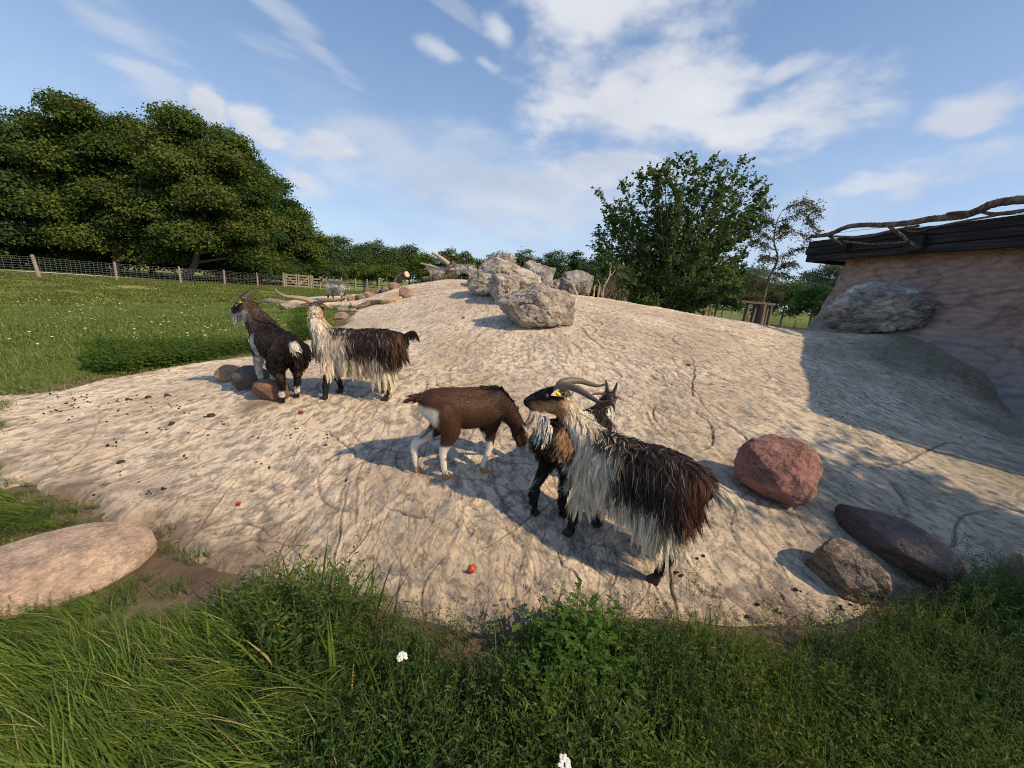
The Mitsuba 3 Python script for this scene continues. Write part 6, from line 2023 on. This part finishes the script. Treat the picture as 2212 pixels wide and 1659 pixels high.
for i, (px, py, s, lab) in enumerate(((320, 857, .030, 'small dark clod left of the mossy stone'), (275, 861, .024, 'dark clod in the line of droppings at the left'), (360, 855, .028, 'dark clod nearest the nettles'), (456, 900, .034, 'dark clod on the rock below the three stones'), (371, 917, .030, 'flattish dark clod at the left of the rock'),
                                      (1487, 788, .034, 'black clod alone on the slope above the red boulder'), (1001, 688, .040, 'small dark clod on the pale slope left of the crest boulders'), (668, 1218, .018, 'brown clod behind the front weeds'), (262, 1002, .024, 'flat brown clod in the middle of the left rock'))):
    q = hit(px, py)
    k = key_for('clod')
    scene[k] = {**CLOD[i % 3], 'to_world': xf((q[0], q[1], float(rz(q[0], q[1])) + s * .3), i * 1.3, s)}
    labels[k] = {'label': lab, 'category': 'clod'}
# straw and dry stalks
scene['mat_straw'] = two(prin((.50, .40, .22), .7, .2))
for i, (pts, lab) in enumerate((([(1470, 1232), (1500, 1238), (1535, 1229)], 'dry straw beside the hind hoof of the big-horned goat'), ([(1725, 1168), (1735, 1190), (1730, 1205)], 'dry stalk bent on the rock left of the speckled boulder'), ([(1735, 1352), (1800, 1330), (1850, 1318)], 'long dry stalk at the rim right of the middle'),
                                ([(1390, 1348), (1440, 1345), (1460, 1310)], 'angled dry stalk at the rim in front of the big-horned goat'), ([(985, 1372), (1030, 1382), (1080, 1375)], 'pale stalk in the bare gap between the weeds'), ([(1900, 1245), (1925, 1230)], 'short straw under the right end of the speckled boulder'), ([(1530, 1340), (1600, 1345), (1680, 1338)], 'straight straw lying along the rim'), ([(300, 1195), (360, 1170), (385, 1165)], 'straw on the trodden earth by the pink boulder'))):
    P = []
    for px, py in pts:
        q = hit(px, py)
        P.append([q[0], q[1], float(rz(q[0], q[1])) + .008])
    obj('straw', tube(smooth_path(np.array(P), 14), [.0022] * 14, 4), 'mat_straw', None, lab, 'straw')
# two white umbel flowers among the front weeds


def umbel(r, seed):
    g = np.random.default_rng(seed)
    ms = []
    for i in range(34):
        a, q = g.uniform(0, 6.28), r * math.sqrt(g.random())
        s = trimesh.creation.icosphere(1, .0045)
        s.vertices = np.asarray(s.vertices) * [1, 1, .6] + [q * math.cos(a), q * math.sin(a), .25 * (r - q) + g.uniform(-.003, .003)]
        ms.append(s)
    return cat(*ms)


for px, py, r, zz, lab in ((868, 1420, .017, .26, 'white flower head at the right of the big weed clump'), (1219, 1648, .015, .40, 'white flower head at the bottom edge of the picture')):
    d = ray(px, py)
    t = (zz - 1.55) / d[2]
    q = EYE + d * t
    k = thing('white_flower', lab, 'flower')
    obj('flower_head', place(umbel(r, int(px)), q, 0, 1, .25, 0), 'mat_petal', k)
    obj('stem', tube(np.array([[q[0] + .02, q[1] + .03, .0], [q[0] + .008, q[1] + .01, q[2] * .6], q]), [.002, .0016, .0012], 4), 'mat_blade_stem', k)
scene['mat_blade_stem'] = prin((.07, .10, .03), .7, .2)

# chaff, small chips and dry bits along the rim, too many to count
g = np.random.default_rng(51)
n = 2600
k = g.integers(0, len(_otree.data), n)
c = _otree.data[k] + g.normal(0, .13, (n, 2))
ok = (np.hypot(c[:, 0], c[:, 1]) < 4.2) & (c[:, 1] > .8) & (np.abs(c[:, 0]) < 4)
c = c[ok]
L, W = g.uniform(.004, .028, len(c)), g.uniform(.0012, .003, len(c))
a = g.uniform(0, 6.28, len(c))
z = rz(c[:, 0], c[:, 1]) + .004
d, s_ = np.c_[np.cos(a), np.sin(a)], np.c_[-np.sin(a), np.cos(a)]
q = np.stack([np.c_[c - d * L[:, None] - s_ * W[:, None], z], np.c_[c + d * L[:, None] - s_ * W[:, None], z + .002], np.c_[c + d * L[:, None] + s_ * W[:, None], z + .002], np.c_[c - d * L[:, None] + s_ * W[:, None], z], np.c_[c, z + W * 1.6]], 1)
o = np.arange(len(c))[:, None] * 5
tint = np.where(g.random((len(c), 1)) < .45, [[.36, .29, .17]], [[.10, .075, .055]]) * g.uniform(.6, 1.3, (len(c), 1))
obj('litter', tm(q.reshape(-1, 3), np.concatenate([o + [0, 1, 4], o + [1, 2, 4], o + [2, 3, 4], o + [3, 0, 4]])), 'mat_hair', None, 'dry chaff and crumbs scattered along the rim of the rock', 'litter', kind='stuff', color=np.repeat(np.clip(tint, .01, .7), 5, axis=0))
